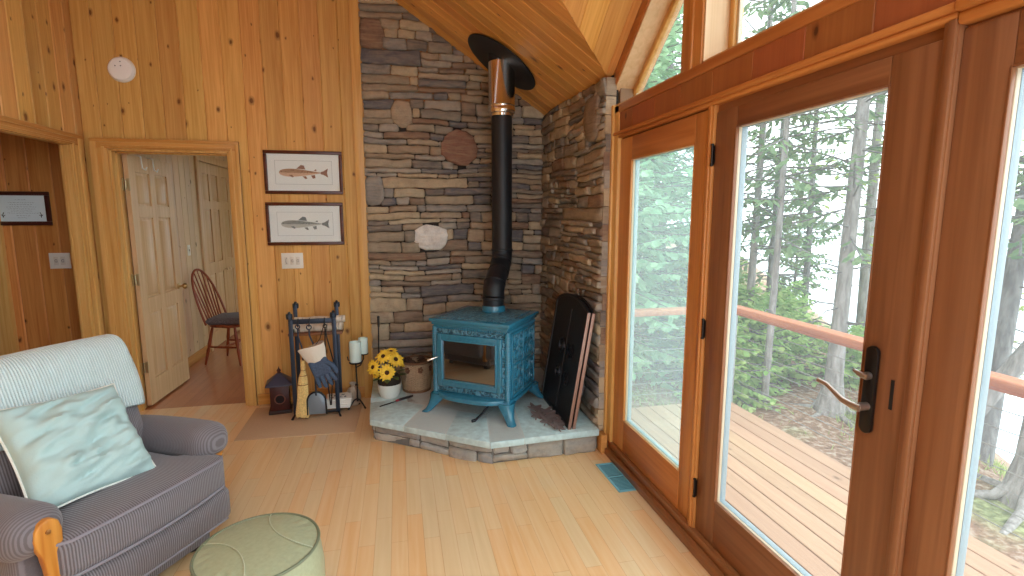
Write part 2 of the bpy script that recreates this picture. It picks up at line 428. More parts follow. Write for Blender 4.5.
def stone_face(mb, O, A, n, L, H, seed, depth=0.07, specials=(), wmul=1.0, hs=(0.08, 0.10, 0.13, 0.16, 0.19, 0.22)):
    """dry-laid ledge stone: irregular courses, a tall stone here and there"""
    rng = random.Random(seed); O, A, n = Vector(O), Vector(A), Vector(n); Z = Vector((0,0,1))
    flip = A.cross(Z).dot(n) < 0
    def wob(a, z): 
        return 0.030*noise.noise(Vector((a*1.9+seed, z*2.2, 0.3)))+0.010*noise.noise(Vector((a*9, z*7, seed)))
    def stone(a0, a1, z0, z1, prot=None, r=None):
        if r is None:
            r = rng.random()*0.945; r = rng.random()*0.92 if r > 0.93 else r
        prot = rng.uniform(-0.012, 0.016) if prot is None else prot
        gap = 0.0016
        a0 += gap; a1 -= gap; z0 += gap; z1 -= gap
        if a1-a0 < 0.012 or z1-z0 < 0.008: return
        na = max(2, min(9, int((a1-a0)/0.045)+1)); nz = 2 if (z1-z0) < 0.06 else 3
        ch = min(0.012, (z1-z0)*0.25)
        sl = [rng.uniform(-0.012, 0.012) if a1-a0 > 0.07 else 0 for _ in range(2)]
        vs, fs = [], []
        def P(a, z, d): return tuple(O + A*a + Z*(z+wob(a, z)) + n*d)
        # front grid, inset by ch, plus rim at lower depth
        As = [a0] + [a0+ch+(a1-a0-2*ch)*i/(na-1) for i in range(na)] + [a1]
        Zs = [z0] + [z0+ch+(z1-z0-2*ch)*i/(nz-1) for i in range(nz)] + [z1]
        ca, cz = len(As), len(Zs)
        tl = rng.uniform(-0.008, 0.008); tz = rng.uniform(-0.006, 0.006)
        for j, z in enumerate(Zs):
            for i, a in enumerate(As):
                rim = i in (0, ca-1) or j in (0, cz-1)
                corner = i in (0, ca-1) and j in (0, cz-1)
                aa = a + (sl[0] if i == 0 else sl[1] if i == ca-1 else 0)*((z-z0)/(z1-z0)-0.5)
                zz = z + (rng.uniform(-0.0035, 0.0035) if j in (0, cz-1) else 0)
                if corner:
                    aa += (0.006 if i == 0 else -0.006); zz += (0.004 if j == 0 else -0.004)
                d = depth + prot + tl*((a-a0)/(a1-a0)-0.5)*2 + tz*((z-z0)/(z1-z0)-0.5)*2
                d += rng.uniform(-0.0035, 0.0035) + 0.006*noise.noise(Vector((a*14, z*14, seed*3.1)))
                if rim: d -= ch*rng.uniform(0.7, 1.3)
                vs.append(P(aa, zz, d))
        for j in range(cz-1):
            for i in range(ca-1):
                q = (j*ca+i, j*ca+i+1, (j+1)*ca+i+1, (j+1)*ca+i)
                fs.append(q if not flip else q[::-1])
        ring = [i for i in range(ca)] + [j*ca+ca-1 for j in range(1, cz)] + [(cz-1)*ca+i for i in range(ca-2, -1, -1)] + [j*ca for j in range(cz-2, 0, -1)]
        o = len(vs)
        for i in ring:
            p = Vector(vs[i]); d = (p-O).dot(n); vs.append(tuple(p - n*d))
        kr = len(ring)
        for i in range(kr):
            j = (i+1) % kr
            q = (o+i, o+j, ring[j], ring[i])
            fs.append(q if not flip else q[::-1])
        mb.add(vs, fs, 0, r)
    def special(ca_, cz_, ra, rz, r, prot, sq=0.0):
        k = 11; vs, fs = [], []
        pts = []
        for i in range(k):
            w = 2*math.pi*i/k + rng.uniform(-0.12, 0.12); q = 1.04+rng.uniform(-0.07, 0.07)
            c, s_ = math.cos(w), math.sin(w)
            if sq: c, s_ = math.copysign(abs(c)**(1-sq), c), math.copysign(abs(s_)**(1-sq), s_)
            pts.append((ca_+ra*q*c, cz_+rz*q*s_))
        def P(a, z, d): return tuple(O + A*a + Z*z + n*d)
        for sc_, d in ((1.0, 0.0), (1.0, depth+prot-0.012), (0.9, depth+prot), (0.5, depth+prot+0.004)):
            for (a, z) in pts: vs.append(P(ca_+(a-ca_)*sc_, cz_+(z-cz_)*sc_, d+(rng.uniform(-0.003,0.003) if d else 0)))
        vs.append(P(ca_, cz_, depth+prot+0.004))
        for l in range(3):
            for i in range(k):
                j = (i+1) % k; q = (l*k+i, l*k+j, (l+1)*k+j, (l+1)*k+i); fs.append(q if not flip else q[::-1])
        for i in range(k):
            j = (i+1) % k; q = (3*k+i, 3*k+j, 4*k); fs.append(q if not flip else q[::-1])
        mb.add(vs, fs, 0, r)
    def inside(a0, a1, z0, z1):
        for s in specials:
            if a1 > s[0]-s[2]*0.93 and a0 < s[0]+s[2]*0.93 and z1 > s[1]-s[3]*0.9 and z0 < s[1]+s[3]*0.9:
                return s
    def put(a0, a1, z0, z1):
        s = inside(a0, a1, z0, z1)
        if not s: stone(a0, a1, z0, z1); return
        zf = min(1, abs((z0+z1)/2-s[1])/s[3]); hw = s[2]*max(0.35, math.sqrt(max(0, 1-zf*zf)))*0.97; l, r_ = s[0]-hw, s[0]+hw
        if l-a0 > 0.03: stone(a0, l, z0, z1)
        if a1-r_ > 0.03: stone(r_, a1, z0, z1)
        if l-a0 <= 0.03 and a1-r_ <= 0.03: stone(a0, a1, z0, z1, -0.014, rng.choice((0.2,0.3,0.4,0.56)))
        elif l-a0 <= 0.03 and l > a0: stone(a0, min(a1, l+0.04), z0, z1, -0.014, 0.3)
        elif a1-r_ <= 0.03 and a1 > r_: stone(max(a0, r_-0.04), a1, z0, z1, -0.014)
    z = 0.0
    while z < H:
        h = rng.choice(hs)
        if z+h > H-0.05: h = H-z
        a = 0.0
        while a < L:
            if 0.1 <= h <= 0.17 and rng.random() < 0.13: w = rng.uniform(0.12, 0.24); parts = 1
            else: w = rng.uniform(0.45, 0.95)*wmul; parts = max(1, round(h/rng.uniform(0.043, 0.09)))
            if a+w > L-0.1: w = L-a
            zz = [z] + sorted(z+h*(i+rng.uniform(-0.22, 0.22))/parts for i in range(1, parts)) + [z+h]
            for y0, y1 in zip(zz, zz[1:]):
                aa = a
                while aa < a+w-1e-6:
                    ww = rng.choice((rng.uniform(0.10, 0.22), rng.uniform(0.22, 0.5), rng.uniform(0.22, 0.5))) if parts > 1 else w
                    if aa+ww > a+w-0.07: ww = a+w-aa
                    put(aa, aa+ww, y0, y1); aa += ww
            a += w
        z += h
    for s in specials: special(*s)

# ------------------------------------------------------------------ the room shell
S = lambda o: tag(o, kind='structure')
mb = MB(); mb.box(-2.42, 1.42, -1.4, 4.79, -0.06, 0.0); S(mb.build('floor', FLOOR, smooth=0))
mb = MB(); mb.box(-2.5, 1.5, 4.79, 8.7, -0.06, 0.0); S(mb.build('floor_bedroom', FLOOR_DIM, smooth=0))
mb = MB(); mb.box(-5.2, -2.42, 2.6, 5.0, -0.06, 0.0); S(mb.build('floor_hall', FLOOR_DIM, smooth=0))

eave = lambda x: 2.58 + MS*(1.327-x)
# back wall: knotty pine boards with a doorway
DX0, DX1, DZ = -2.205, -1.338, 2.175
mb = MB()
planks(mb, (0, YB+0.018, 0), (1,0,0), (0,0,1), (0,-1,0), [(-2.37,0),(-0.26,0),(-0.26,eave(-0.26)),(-2.37,eave(-2.37))], 0.1495,
       holes=[(DX0, DX1, -1, DZ)], seed=4)
mb.build  # boards
m2 = mb
m2.box(-2.37, DX0, YB+0.018, YB+0.14, 0, 2.6, 1); m2.box(DX1, 1.45, YB+0.03, YB+0.14, 0, 2.6, 1); m2.box(DX0, DX1, YB+0.018, YB+0.14, DZ, 2.6, 1)
m2.prism([(-2.37,YB+0.019,2.6),(1.30,YB+0.03,2.6),(-2.37,YB+0.019,5.05)], (0,0.12,0), 1)
S(m2.build('wall_back', [PINE, plain('wall_core', srgb(150,104,60), 0.8)], smooth=30))

# left wall: boards with the opening to the hall
LX = -2.37; LY0, LY1 = 3.15, 4.506
mb = MB()
planks(mb, (LX-0.018, 0, 0), (0,1,0), (0,0,1), (1,0,0), [(-1.3,0),(4.745,0),(4.745,5.0),(-1.3,5.0)], 0.1495, holes=[(LY0, LY1, -1, DZ)], seed=9)
mb.box(LX-0.05, LX-0.018, -1.3, LY0, 0, 5.0, 1); mb.box(LX-0.05, LX-0.017, LY1, 4.86, 0, 5.06, 1); mb.box(LX-0.05, LX-0.018, LY0, LY1, DZ, 5.0, 1)
S(mb.build('wall_left', [PINE, plain('wall_core_left', srgb(150,104,60), 0.8)], smooth=30))

mb = MB(); planks(mb, (0, -1.3, 0), (1,0,0), (0,0,1), (0,1,0), [(-2.4,0),(-0.2,0),(-0.2,3.6),(-2.4,5.0)], 0.1495, seed=19)  # unseen part-width wall added to keep sky light off the door wall
S(mb.build('wall_rear_blocker', PINE, smooth=30))
# stone facing in the stove corner
XS = 1.327
mb = MB()
mb.box(-0.285, 1.42, YB+0.028, YB+0.05, 0, 3.75, 1)
stone_face(mb, (-0.283, YB+0.03, 0.0), (1,0,0), (0,-1,0), 1.64, 3.72, 11, depth=0.03,
    specials=[(0.843, 2.262, 0.165, 0.155, 0.94, 0.016), (0.572, 1.455, 0.145, 0.11, 0.98, 0.014, 0.3), (0.11, 3.17, 0.105, 0.12, 0.88, 0.01, 0.4), (0.085, 1.87, 0.085, 0.125, 0.40, 0.01, 0.45), (0.345, 2.53, 0.09, 0.11, 0.1, 0.01, 0.3)])
S(mb.build('wall_stone_back', [STONE, MORTAR], smooth=50))
mb = MB()
mb.box(XS+0.062, XD+0.02, 3.262, YB+0.04, 0, 2.555, 1)
stone_face(mb, (XS+0.07, 3.245, 0.0), (0,1,0), (-1,0,0), 1.49, 2.555, 23, depth=0.07,
    specials=[(0.72, 0.68, 0.1, 0.14, 0.34, 0.014, 0.3), (0.22, 2.32, 0.13, 0.15, 0.6, 0.012, 0.4)])
for k, z in enumerate([0.18+0.118*i for i in range(20)]):     # the lit end of the facing, one stone per course
    rr = random.Random(k*7+3)
    mb.box(XS+0.012+rr.uniform(-.006,.008), XD-0.002, 3.247+rr.uniform(-.01,.0), 3.272, z+0.003, z+0.115, 0, rr.choice((0.2,0.4,0.5,0.71,0.8,0.9,0.3)))
S(mb.build('wall_stone_side', [STONE, MORTAR], smooth=50))
mb = MB(); mb.box(-0.345, -0.27, YB-0.04, YB+0.02, 0, 3.72); S(mb.build('trim_1', PINE_TRIM, bevel=0.004))

# ceilings
sl = math.hypot(1, MS); up1 = Vector((-1, 0, MS)).normalized(); n1 = Vector((-MS, 0, -1)).normalized()
TOPX = lambda x: (1.327-x)*sl          # distance along the slope from the eave
mb = MB()
O1 = Vector((1.327, 0, 2.58))-n1*0.018
VX = 1.327-(GS*1.637-0.007)/MS; VY = 3.267-(0.007-MS*0.093)/GS
reg1 = [(4.80, TOPX(1.42)), (4.80, TOPX(-2.42)), (1.63, TOPX(-2.42)), (1.63, TOPX(VX)), (VY, TOPX(1.42))]
planks(mb, O1, (0,1,0), up1, n1, reg1, 0.135, seed=5, g=0.006)
reg2 = [(-1.5, TOPX(1.42)), (-1.5, TOPX(-2.42)), (1.63, TOPX(-2.42)), (1.63, TOPX(VX)), (3.26-VY, TOPX(1.42))]
reg2 = [(-1.3, TOPX(-0.7)), (-1.3, TOPX(-2.42)), (1.63, TOPX(-2.42)), (1.63, TOPX(-0.7))]  # unseen roof, cut back on the right to let sky light in
planks(mb, O1, (0,1,0), up1, n1, reg2, 0.135, seed=6, g=0.004)
def roof_back(mbx, pts, nn, up):
    mbx.prism([tuple(Vector(p)+Vector((0,0,up))) for p in pts], (0,0,0.06), 1)
zm = lambda x: 2.58+MS*(1.327-x)
e_ = 0.02
roof_back(mb, [(1.42,4.80,zm(1.42)), (-2.42,4.80,zm(-2.42)), (-2.42,1.63,zm(-2.42)), (VX-e_,1.63,zm(VX-e_)), (1.42,VY-e_,zm(1.42))], n1, 0.026)
S(mb.build('ceiling', [PINE_CEIL, plain('roof_core', srgb(120,80,44), 0.9)], smooth=30))
mb = MB(); sg = math.hypot(1, GS)
up2 = Vector((0, -1, GS)).normalized(); n2 = Vector((0, -GS, -1)).normalized()
A2 = Vector((0, 3.267, 2.573))-n2*0.018
TY = lambda y: (3.267-y)*sg
planks(mb, A2, (1,0,0), up2, n2, [(1.43, TY(VY)), (1.43, TY(1.63)), (VX, TY(1.63)), (1.42, TY(VY))], 0.135, seed=7, g=0.004)
up3 = Vector((0, 1, GS)).normalized(); n3 = Vector((0, GS, -1)).normalized()
A3 = Vector((0, -0.007, 2.573))-n3*0.018
TY3 = lambda y: (y+0.007)*sg
planks(mb, A3, (1,0,0), up3, n3, [(1.43, TY3(3.26-VY)), (1.43, TY3(1.63)), (VX, TY3(1.63)), (1.42, TY3(3.26-VY))], 0.135, seed=8, g=0.004)
gzz = lambda y: 2.573+GS*(3.267-y)
roof_back(mb, [(1.43,VY+e_,gzz(VY+e_)), (1.42,VY+e_,gzz(VY+e_)), (VX-e_,1.63,gzz(1.63)), (1.43,1.63,gzz(1.63))], n2, 0.028)
S(mb.build('ceiling_gable', [PINE_CEIL, bpy.data.materials['roof_core']], smooth=30))

HEAD_TRIM = wood_obj('head_trim', srgb(204,136,72), srgb(174,104,50), axis=1, rough=0.5, spec=0.25)
# door-wall above the doors: cedar band, gable frame around three windows
gz = lambda y: 2.573 + GS*(3.267-y) if y >= 1.63 else 2.573 + GS*(y+0.007)
WT = 0.2
mb = MB()
planks(mb, (XD, 0, 0), (0,1,0), (0,0,1), (-1,0,0), [(-0.2,2.19),(3.345,2.19),(3.345,2.31),(-0.2,2.31)], 0.27, seed=12, thick=0.012, g=0.003)
mb.box(XD, XD+WT, -0.3, 3.36, 2.165, 2.33, 1)
S(mb.build('wall_right', [CEDAR, FIR_Y], smooth=30))
mb = MB()
def gable_bar(y0, y1, lo, hi, x0=XD-0.012, x1=XD+WT, m=0):
    mb.add([(x, y, z) for x in (x0, x1) for (y, z) in ((y0, lo(y0)), (y1, lo(y1)), (y1, hi(y1)), (y0, hi(y0)))],
           [(0,1,2,3),(7,6,5,4),(0,4,5,1),(1,5,6,2),(2,6,7,3),(3,7,4,0)], m)
hd = lambda y: gz(y)-0.10
gable_bar(1.63, 3.36, hd, gz); gable_bar(-0.1, 1.63, hd, gz)
mb.box(XD-0.012, XD+WT, 3.295, 3.36, 2.31, 2.5); mb.box(XD-0.016, XD+0.1, 3.24, 3.36, 2.17, 2.36)
S(mb.build('trim_2', FIR_Y, smooth=30, bevel=0.004))
mb = MB()
for ya, yb in ((2.265, 2.44), (0.82, 0.995)):
    mb.box(XD-0.012, XD+WT, ya, yb, 2.345, gz((ya+yb)/2)-0.1)
    mb.box(XD-0.02, XD, ya+0.07, ya+0.1, 2.345, gz((ya+yb)/2)-0.15)
S(mb.build('trim_3', FIR_Z, smooth=30, bevel=0.004))
mb = MB(); mb.box(XD-0.02, XD+WT, -0.1, 3.345, 2.302, 2.352); S(mb.build('trim_4', FIR_Y, smooth=30, bevel=0.006))
mb = MB(); mb.box(XD-0.018, XD+0.05, 1.10, 3.345, 2.143, 2.165); mb.box(XD-0.03, XD+0.05, 1.10, 3.345, 2.163, 2.186); S(mb.build('trim_5', HEAD_TRIM, smooth=30, bevel=0.008, seg=3))
mb = MB(); mb.box(XD-0.02, XD+0.05, -0.2, 1.10, 2.128, 2.16); mb.box(XD-0.036, XD+0.05, -0.2, 1.10, 2.158, 2.19); S(mb.build('trim_6', HEAD_TRIM, smooth=30, bevel=0.008, seg=3))

def gable_window(name, ya, yb):
    """sash set back in the thick wall"""
    r = thing(name, None, None, kind='structure')
    xg = XD+0.14
    ys = sorted({ya, yb} | ({1.63} if ya < 1.63 < yb else set()))
    zb = 2.352
    bot = MB(); bot.box(xg-0.02, xg+0.03, ya, yb, zb, zb+0.045); 
    for yy, s in ((ya, 1), (yb, -1)):
        y0, y1 = sorted((yy, yy+s*0.045))
        bot.add([(x, y, z) for x in (xg-0.02, xg+0.03) for (y, z) in ((y0, zb), (y1, zb), (y1, hd(y1)), (y0, hd(y0)))],
                [(0,1,2,3),(7,6,5,4),(0,4,5,1),(1,5,6,2),(2,6,7,3),(3,7,4,0)])
    for p, q in zip(ys, ys[1:]):
        lo = lambda y: hd(y)-0.055
        bot.add([(x, y, z) for x in (xg-0.02, xg+0.03) for (y, z) in ((p, lo(p)), (q, lo(q)), (q, hd(q)), (p, hd(p)))],
                [(0,1,2,3),(7,6,5,4),(0,4,5,1),(1,5,6,2),(2,6,7,3),(3,7,4,0)])
    bot.build('sash_frame', PINE_TRIM, r, bevel=0.005)
    lin = MB(); x0, x1, t = XD-0.004, xg-0.02, 0.012; F6 = [(0,1,2,3),(7,6,5,4),(0,4,5,1),(1,5,6,2),(2,6,7,3),(3,7,4,0)]
    lin.box(x0, x1, ya, yb, zb, zb+t)
    for yy, s in ((ya, 1), (yb, -1)):
        y0, y1 = sorted((yy, yy+s*t)); lin.add([(x, y, z) for x in (x0, x1) for (y, z) in ((y0, zb), (y1, zb), (y1, hd(y1)), (y0, hd(y0)))], F6)
    for p, q in zip(ys, ys[1:]): lin.add([(x, y, z) for x in (x0, x1) for (y, z) in ((p, hd(p)-t), (q, hd(q)-t), (q, hd(q)), (p, hd(p)))], F6)
    lin.build('daylit_reveal', DOOR_PALE, r)  # pale boards put the daylight on the reveals into the colour
    bd = MB(); bd.box(xg-0.004, xg+0.012, ya+0.045, yb-0.045, zb+0.045, zb+0.06)
    for yy, s in ((ya+0.045, 1), (yb-0.045, -1)):
        y0, y1 = sorted((yy, yy+s*0.015))
        bd.add([(x, y, z) for x in (xg-0.004, xg+0.012) for (y, z) in ((y0, zb+0.045), (y1, zb+0.045), (y1, hd(y1)-0.05), (y0, hd(y0)-0.05))],
                [(0,1,2,3),(7,6,5,4),(0,4,5,1),(1,5,6,2),(2,6,7,3),(3,7,4,0)])
    bd.build('glazing_bead', BEAD, r)
    g = MB(); poly = [(xg, ya+0.03, zb+0.03), (xg, yb-0.03, zb+0.03)] + [(xg, y, hd(y)-0.03) for y in [q for q in ys[::-1] if q not in (ya, yb)]*0 + ([yb-0.03] + ([1.63] if ya < 1.63 < yb else []) + [ya+0.03])]
    g.prism(poly, (0.006, 0, 0)); g.build('glass_pane', GLASS, r, smooth=0)
gable_window('window_3', 2.44, 3.295); gable_window('window_4', 0.995, 2.265); gable_window('window_5', -0.03, 0.82)

# ------------------------------------------------------------------ glazed doors
def glazed(name, ya, yb, za, zb, gy0, gy1, gz0, gz1, pane, x=XD, th=0.045, sub='leaf_frame', mz=FIR_SHADE_Z, my=FIR_SHADE_Y):
    r = thing(name, None, None, kind='structure')
    f = MB()
    for (a, b, c, d, mi) in ((ya, gy0, za, zb, 0), (gy1, yb, za, zb, 0), (gy0, gy1, za, gz0, 1), (gy0, gy1, gz1, zb, 1)):
        f.box(x, x+th, a, b, c, d, mi, random.Random(a*7+c).random())
    f.build(sub, [mz, my], r, bevel=0.004)
    def ring(mbx, i, w, x0, x1):
        mbx.box(x0, x1, gy0+i, gy0+i+w, gz0+i, gz1-i); mbx.box(x0, x1, gy1-i-w, gy1-i, gz0+i, gz1-i)
        mbx.box(x0, x1, gy0+i, gy1-i, gz0+i, gz0+i+w); mbx.box(x0, x1, gy0+i, gy1-i, gz1-i-w, gz1-i)
    b1 = MB(); ring(b1, -0.004, 0.0055, x-0.003, x+0.012); b1.build('wood_bead', mz, r, bevel=0.002)
    b2 = MB(); ring(b2, -0.003, 0.006, x+0.012, x+0.026); b2.build('glazing_bead', BEAD, r, bevel=0.002)
    b3 = MB(); ring(b3, -0.003, 0.0065, x+0.026, x+0.036); b3.build('spacer', BEAD_GREY, r)
    b4 = MB(); ring(b4, -0.003, 0.0055, x+0.036, x+0.055); b4.build('outer_bead', BEAD_OUT, r, bevel=0.002)
    g = MB(); g.box(x+0.028, x+0.033, gy0+0.004, gy1-0.004, gz0+0.004, gz1-0.004); g.build('glass_pane', pane, r, smooth=0)
    return r
w1 = glazed('window_1', 2.185, 3.155, 0.095, 2.135, 2.30, 2.992, 0.31, 1.993, GLASS_HAZY, sub='sash_frame', mz=FIR_Z, my=FIR_Y)
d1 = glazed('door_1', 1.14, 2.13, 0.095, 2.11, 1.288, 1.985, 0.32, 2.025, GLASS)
w2 = glazed('window_2', 0.12, 1.095, 0.095, 2.12, 0.28, 0.974, 0.32, 1.995, GLASS, sub='sash_frame')
# jambs and mullions between them
mb = MB(); mb.box(XD-0.012, XD+0.1, 2.135, 2.185, 0.05, 2.15); mb.box(XD-0.018, XD, 2.15, 2.17, 0.09, 2.145); S(mb.build('trim_7', FIR_Z, bevel=0.004))
mb = MB(); mb.box(XD-0.012, XD+0.1, 1.095, 1.137, 0.05, 2.15); mb.box(XD-0.02, XD, 1.10, 1.122, 0.09, 2.145); S(mb.build('trim_8', FIR_SHADE_Z, bevel=0.004))
mb = MB(); mb.box(XD-0.02, XD+0.1, 3.155, 3.25, 0.05, 2.36); mb.box(XD-0.034, XD, 3.218, 3.25, 0.1, 2.36); S(mb.build('trim_9', PINE_TRIM, bevel=0.005))
mb = MB(); mb.box(XD-0.012, XD+0.1, 0.07, 0.12, 0.05, 2.15); S(mb.build('trim_10', FIR_Z, bevel=0.004))
mb = MB(); mb.box(XD-0.014, XD+WT, -0.3, 0.07, 0, 2.4); mb.box(XD, XD+WT, -1.4, -1.3, 0, 2.45); S(mb.build('wall_right_near', FIR_Z))
mb = MB(); mb.box(XD-0.05, XD+0.12, -0.2, 3.245, 0.0, 0.045); mb.box(XD-0.022, XD+0.12, -0.2, 3.245, 0.045, 0.093); S(mb.build('trim_11', wood_obj('threshold_wood', srgb(158,104,62), srgb(126,78,44), axis=1, rough=0.3), bevel=0.006))
mb = MB(); mb.box(XD-0.075, XD-0.03, 3.17, 3.262, 0, 0.135); S(mb.build('baseboard_right', PINE_TRIM_Y, bevel=0.005))
mb = MB()
mb.prism([(XD+0.03, 3.25, 0), (XD+0.03, 4.9, 0), (XD+0.03, 4.9, 2.6), (XD+0.03, 3.25, 2.6)], (0.15, 0, 0)); S(mb.build('wall_outer', plain('cedar_siding', srgb(150,120,92), 0.8)))

mb = MB(); mb.box(XD+0.012, XD+0.1, 1.137, 2.135, 2.112, 2.16); mb.box(XD+0.012, XD+0.1, 2.185, 3.155, 2.137, 2.16); mb.box(XD+0.012, XD+0.1, 0.12, 1.095, 2.122, 2.16); S(mb.build('trim_18', FIR_SHADE_Y))
# hinges, lock set on the glazed door
for z in (1.924, 1.118, 0.311):
    h = MB(); h.tube([(XD-0.012, 2.134, z-0.045), (XD-0.012, 2.134, z+0.045)], 0.0055, 10)
    for q in (-0.045, 0.045): h.lathe([(0.001,-0.006),(0.008,-0.003),(0.008,0.003),(0.001,0.006)], 10, (XD-0.012, 2.134, z+q))
    h.box(XD-0.006, XD-0.002, 2.126, 2.142, z-0.042, z+0.042); h.build('hinge', BRONZE, d1)
pl = MB()
prof = [(XD-0.001, 1.247+0.021*math.cos(w)*1.0, (1.238 if math.sin(w) > 0 else 1.0)+0.02*math.sin(w)) for w in [2*math.pi*i/20 for i in range(20)]]
pl.prism(prof, (-0.014, 0, 0)); hp = pl.build('handle_plate', plain('oiled_bronze', srgb(40,34,32), 0.28, metal=0.6), d1, bevel=0.004)
lv = MB(); lv.tube([(XD-0.012, 1.245, 1.068), (XD-0.05, 1.245, 1.068)], 0.013, 14)
lv.tube([(XD-0.05, 1.235, 1.067), (XD-0.056, 1.262, 1.070), (XD-0.056, 1.295, 1.074), (XD-0.056, 1.325, 1.088), (XD-0.056, 1.36, 1.104), (XD-0.056, 1.395, 1.108)], [0.012, 0.0105, 0.009, 0.008, 0.0075, 0.007], 12)
lv.build('lever', plain('worn_bronze', srgb(186,170,158), 0.3, metal=0.9), hp)
tt = MB(); tt.tube([(XD-0.012, 1.247, 1.165), (XD-0.03, 1.247, 1.165)], 0.012, 14); tt.tube([(XD-0.032, 1.235, 1.163), (XD-0.036, 1.262, 1.168), (XD-0.036, 1.282, 1.174)], [0.008, 0.009, 0.005], 10)
tt.build('thumb_turn', plain('worn_bronze_turn', srgb(170,156,146), 0.3, metal=0.9), hp)
kp = MB(); kp.box(XD-0.002, XD+0.002, 1.176, 1.186, 1.08, 1.17); kp.build('strike_slot', IRON, d1)

# ------------------------------------------------------------------ casings
def casing(name, u, v0, v1, top, fixed, face, w=0.09, m_v=PINE_TRIM, m_h=PINE_TRIM_X, right_w=None, left_w=None):
    """u='x' on the back wall, 'y' on the left wall; stepped profile with a mitred head"""
    mb = MB(); rw, lw = right_w or w, left_w or w
    def bx(a0, a1, z0, z1, d, mi):
        if u == 'x': mb.box(a0, a1, fixed, fixed+face*d, z0, z1, mi) if face > 0 else mb.box(a0, a1, fixed+face*d, fixed, z0, z1, mi)
        else: mb.box(fixed, fixed+d, a0, a1, z0, z1, mi)
    for (d, i0, i1) in ((0.022, 0.0, 1.0), (0.03, 0.62, 1.0), (0.027, 0.16, 0.34)):
        bx(v0-lw*i1, v0-lw*i0, 0, top+w*i1, d, 0); bx(v1+rw*i0, v1+rw*i1, 0, top+w*i1, d, 0)
        bx(v0-lw*i1+0.0005, v1+rw*i1-0.0005, top+w*i0, top+w*i1-0.0005, d+0.0006, 1)
    return S(mb.build(name, [m_v, m_h], bevel=0.003))
casing('trim_12', 'x', DX0, DX1, DZ, YB, -1, w=0.078, left_w=0.118)
casing('trim_13', 'y', LY0, LY1, DZ, LX, 1, w=0.085, m_h=PINE_TRIM_Y, right_w=0.15)
mb = MB()      # jambs of the bedroom doorway
mb.box(DX0-0.005, DX0+0.018, YB-0.005, YB+0.15, 0, DZ); mb.box(DX1-0.018, DX1+0.005, YB-0.005, YB+0.15, 0, DZ); mb.box(DX0, DX1, YB-0.005, YB+0.15, DZ-0.018, DZ+0.005)
mb.box(DX0+0.018, DX0+0.03, YB+0.05, YB+0.09, 0, DZ-0.018); mb.box(DX1-0.03, DX1-0.018, YB+0.05, YB+0.09, 0, DZ-0.018); mb.box(DX0+0.018, DX1-0.018, YB+0.05, YB+0.09, DZ-0.03, DZ-0.018)
S(mb.build('trim_14', PINE_TRIM, bevel=0.002))
mb = MB()      # jamb of the hall opening
mb.box(LX-0.055, LX+0.005, LY1-0.005, LY1+0.018, 0, DZ); mb.box(LX-0.055, LX+0.005, LY0-0.018, LY0+0.005, 0, DZ); mb.box(LX-0.055, LX+0.005, LY0, LY1, DZ-0.005, DZ+0.018)
mb.box(LX-0.045, LX-0.03, LY1-0.014, LY1-0.005, 0, DZ)
S(mb.build('trim_15', PINE_TRIM, bevel=0.002))
mb = MB()
for x0, x1 in ((-1.25, -0.345),): mb.box(x0, x1, YB-0.016, YB, 0, 0.1)
S(mb.build('baseboard_back', PINE_TRIM_X, bevel=0.005))

# ------------------------------------------------------------------ hall beyond the left opening
mb = MB(); planks(mb, (0, YB+0.06, 0), (1,0,0), (0,0,1), (0,-1,0), [(-4.0,0),(LX-0.05,0),(LX-0.05,2.6),(-4.0,2.6)], 0.155, seed=21)
mb.box(-4.0, LX-0.05, YB+0.06, YB+0.16, 0, 2.6, 1)
S(mb.build('wall_hall', [PINE_RED, plain('wall_core_hall', srgb(120,70,40), 0.8)], smooth=30))
mb = MB(); mb.box(-3.14, -3.0, YB-0.0, YB+0.045, 0, 2.13); S(mb.build('trim_16', PINE_TRIM, bevel=0.004))
mb = MB(); mb.box(-4.1, LX-0.05, 2.7, YB+0.06, 2.5, 2.6); S(mb.build('ceiling_hall', PINE_CEIL))
mb = MB(); mb.box(-4.1, -4.0, 2.7, YB+0.06, 0, 2.5); S(mb.build('wall_hall_far', PINE_TRIM))
mb = MB(); planks(mb, (0, 2.7, 0), (1,0,0), (0,0,1), (0,1,0), [(-4.0,0),(LX-0.05,0),(LX-0.05,2.6),(-4.0,2.6)], 0.155, seed=22); S(mb.build('wall_hall_blocker', PINE_RED, smooth=30))  # unseen wall added to darken the hall

# ------------------------------------------------------------------ bedroom beyond the doorway
BX = -2.3
mb = MB(); planks(mb, (BX-0.018, 0, 0), (0,1,0), (0,0,1), (1,0,0), [(4.86,0),(8.6,0),(8.6,2.7),(4.86,2.7)], 0.15, seed=31, holes=[(6.84, 8.28, -1, 2.3)])
mb.box(BX-0.1, BX-0.018, 4.86, 8.7, 0, 2.7, 1)
S(mb.build('wall_bedroom_left', [PINE_PALE, plain('wall_core_bed', srgb(150,120,90), 0.8)], smooth=30))
mb = MB(); planks(mb, (0, 8.62, 0), (1,0,0), (0,0,1), (0,-1,0), [(-2.3,0),(1.5,0),(1.5,2.7),(-2.3,2.7)], 0.15, seed=32, holes=[(-1.65, 1.2, 0.55, 2.4)])
S(mb.build('wall_bedroom_far', PINE_PALE, smooth=30))
mb = MB(); mb.box(-2.4, 1.5, 4.86, 8.7, 2.7, 2.8); S(mb.build('ceiling_bedroom', PINE_PALE))
mb = MB(); mb.box(BX, BX+0.016, 5.0, 6.75, 0, 0.11); S(mb.build('baseboard_bedroom', PINE_TRIM_Y, bevel=0.004))
mb = MB()
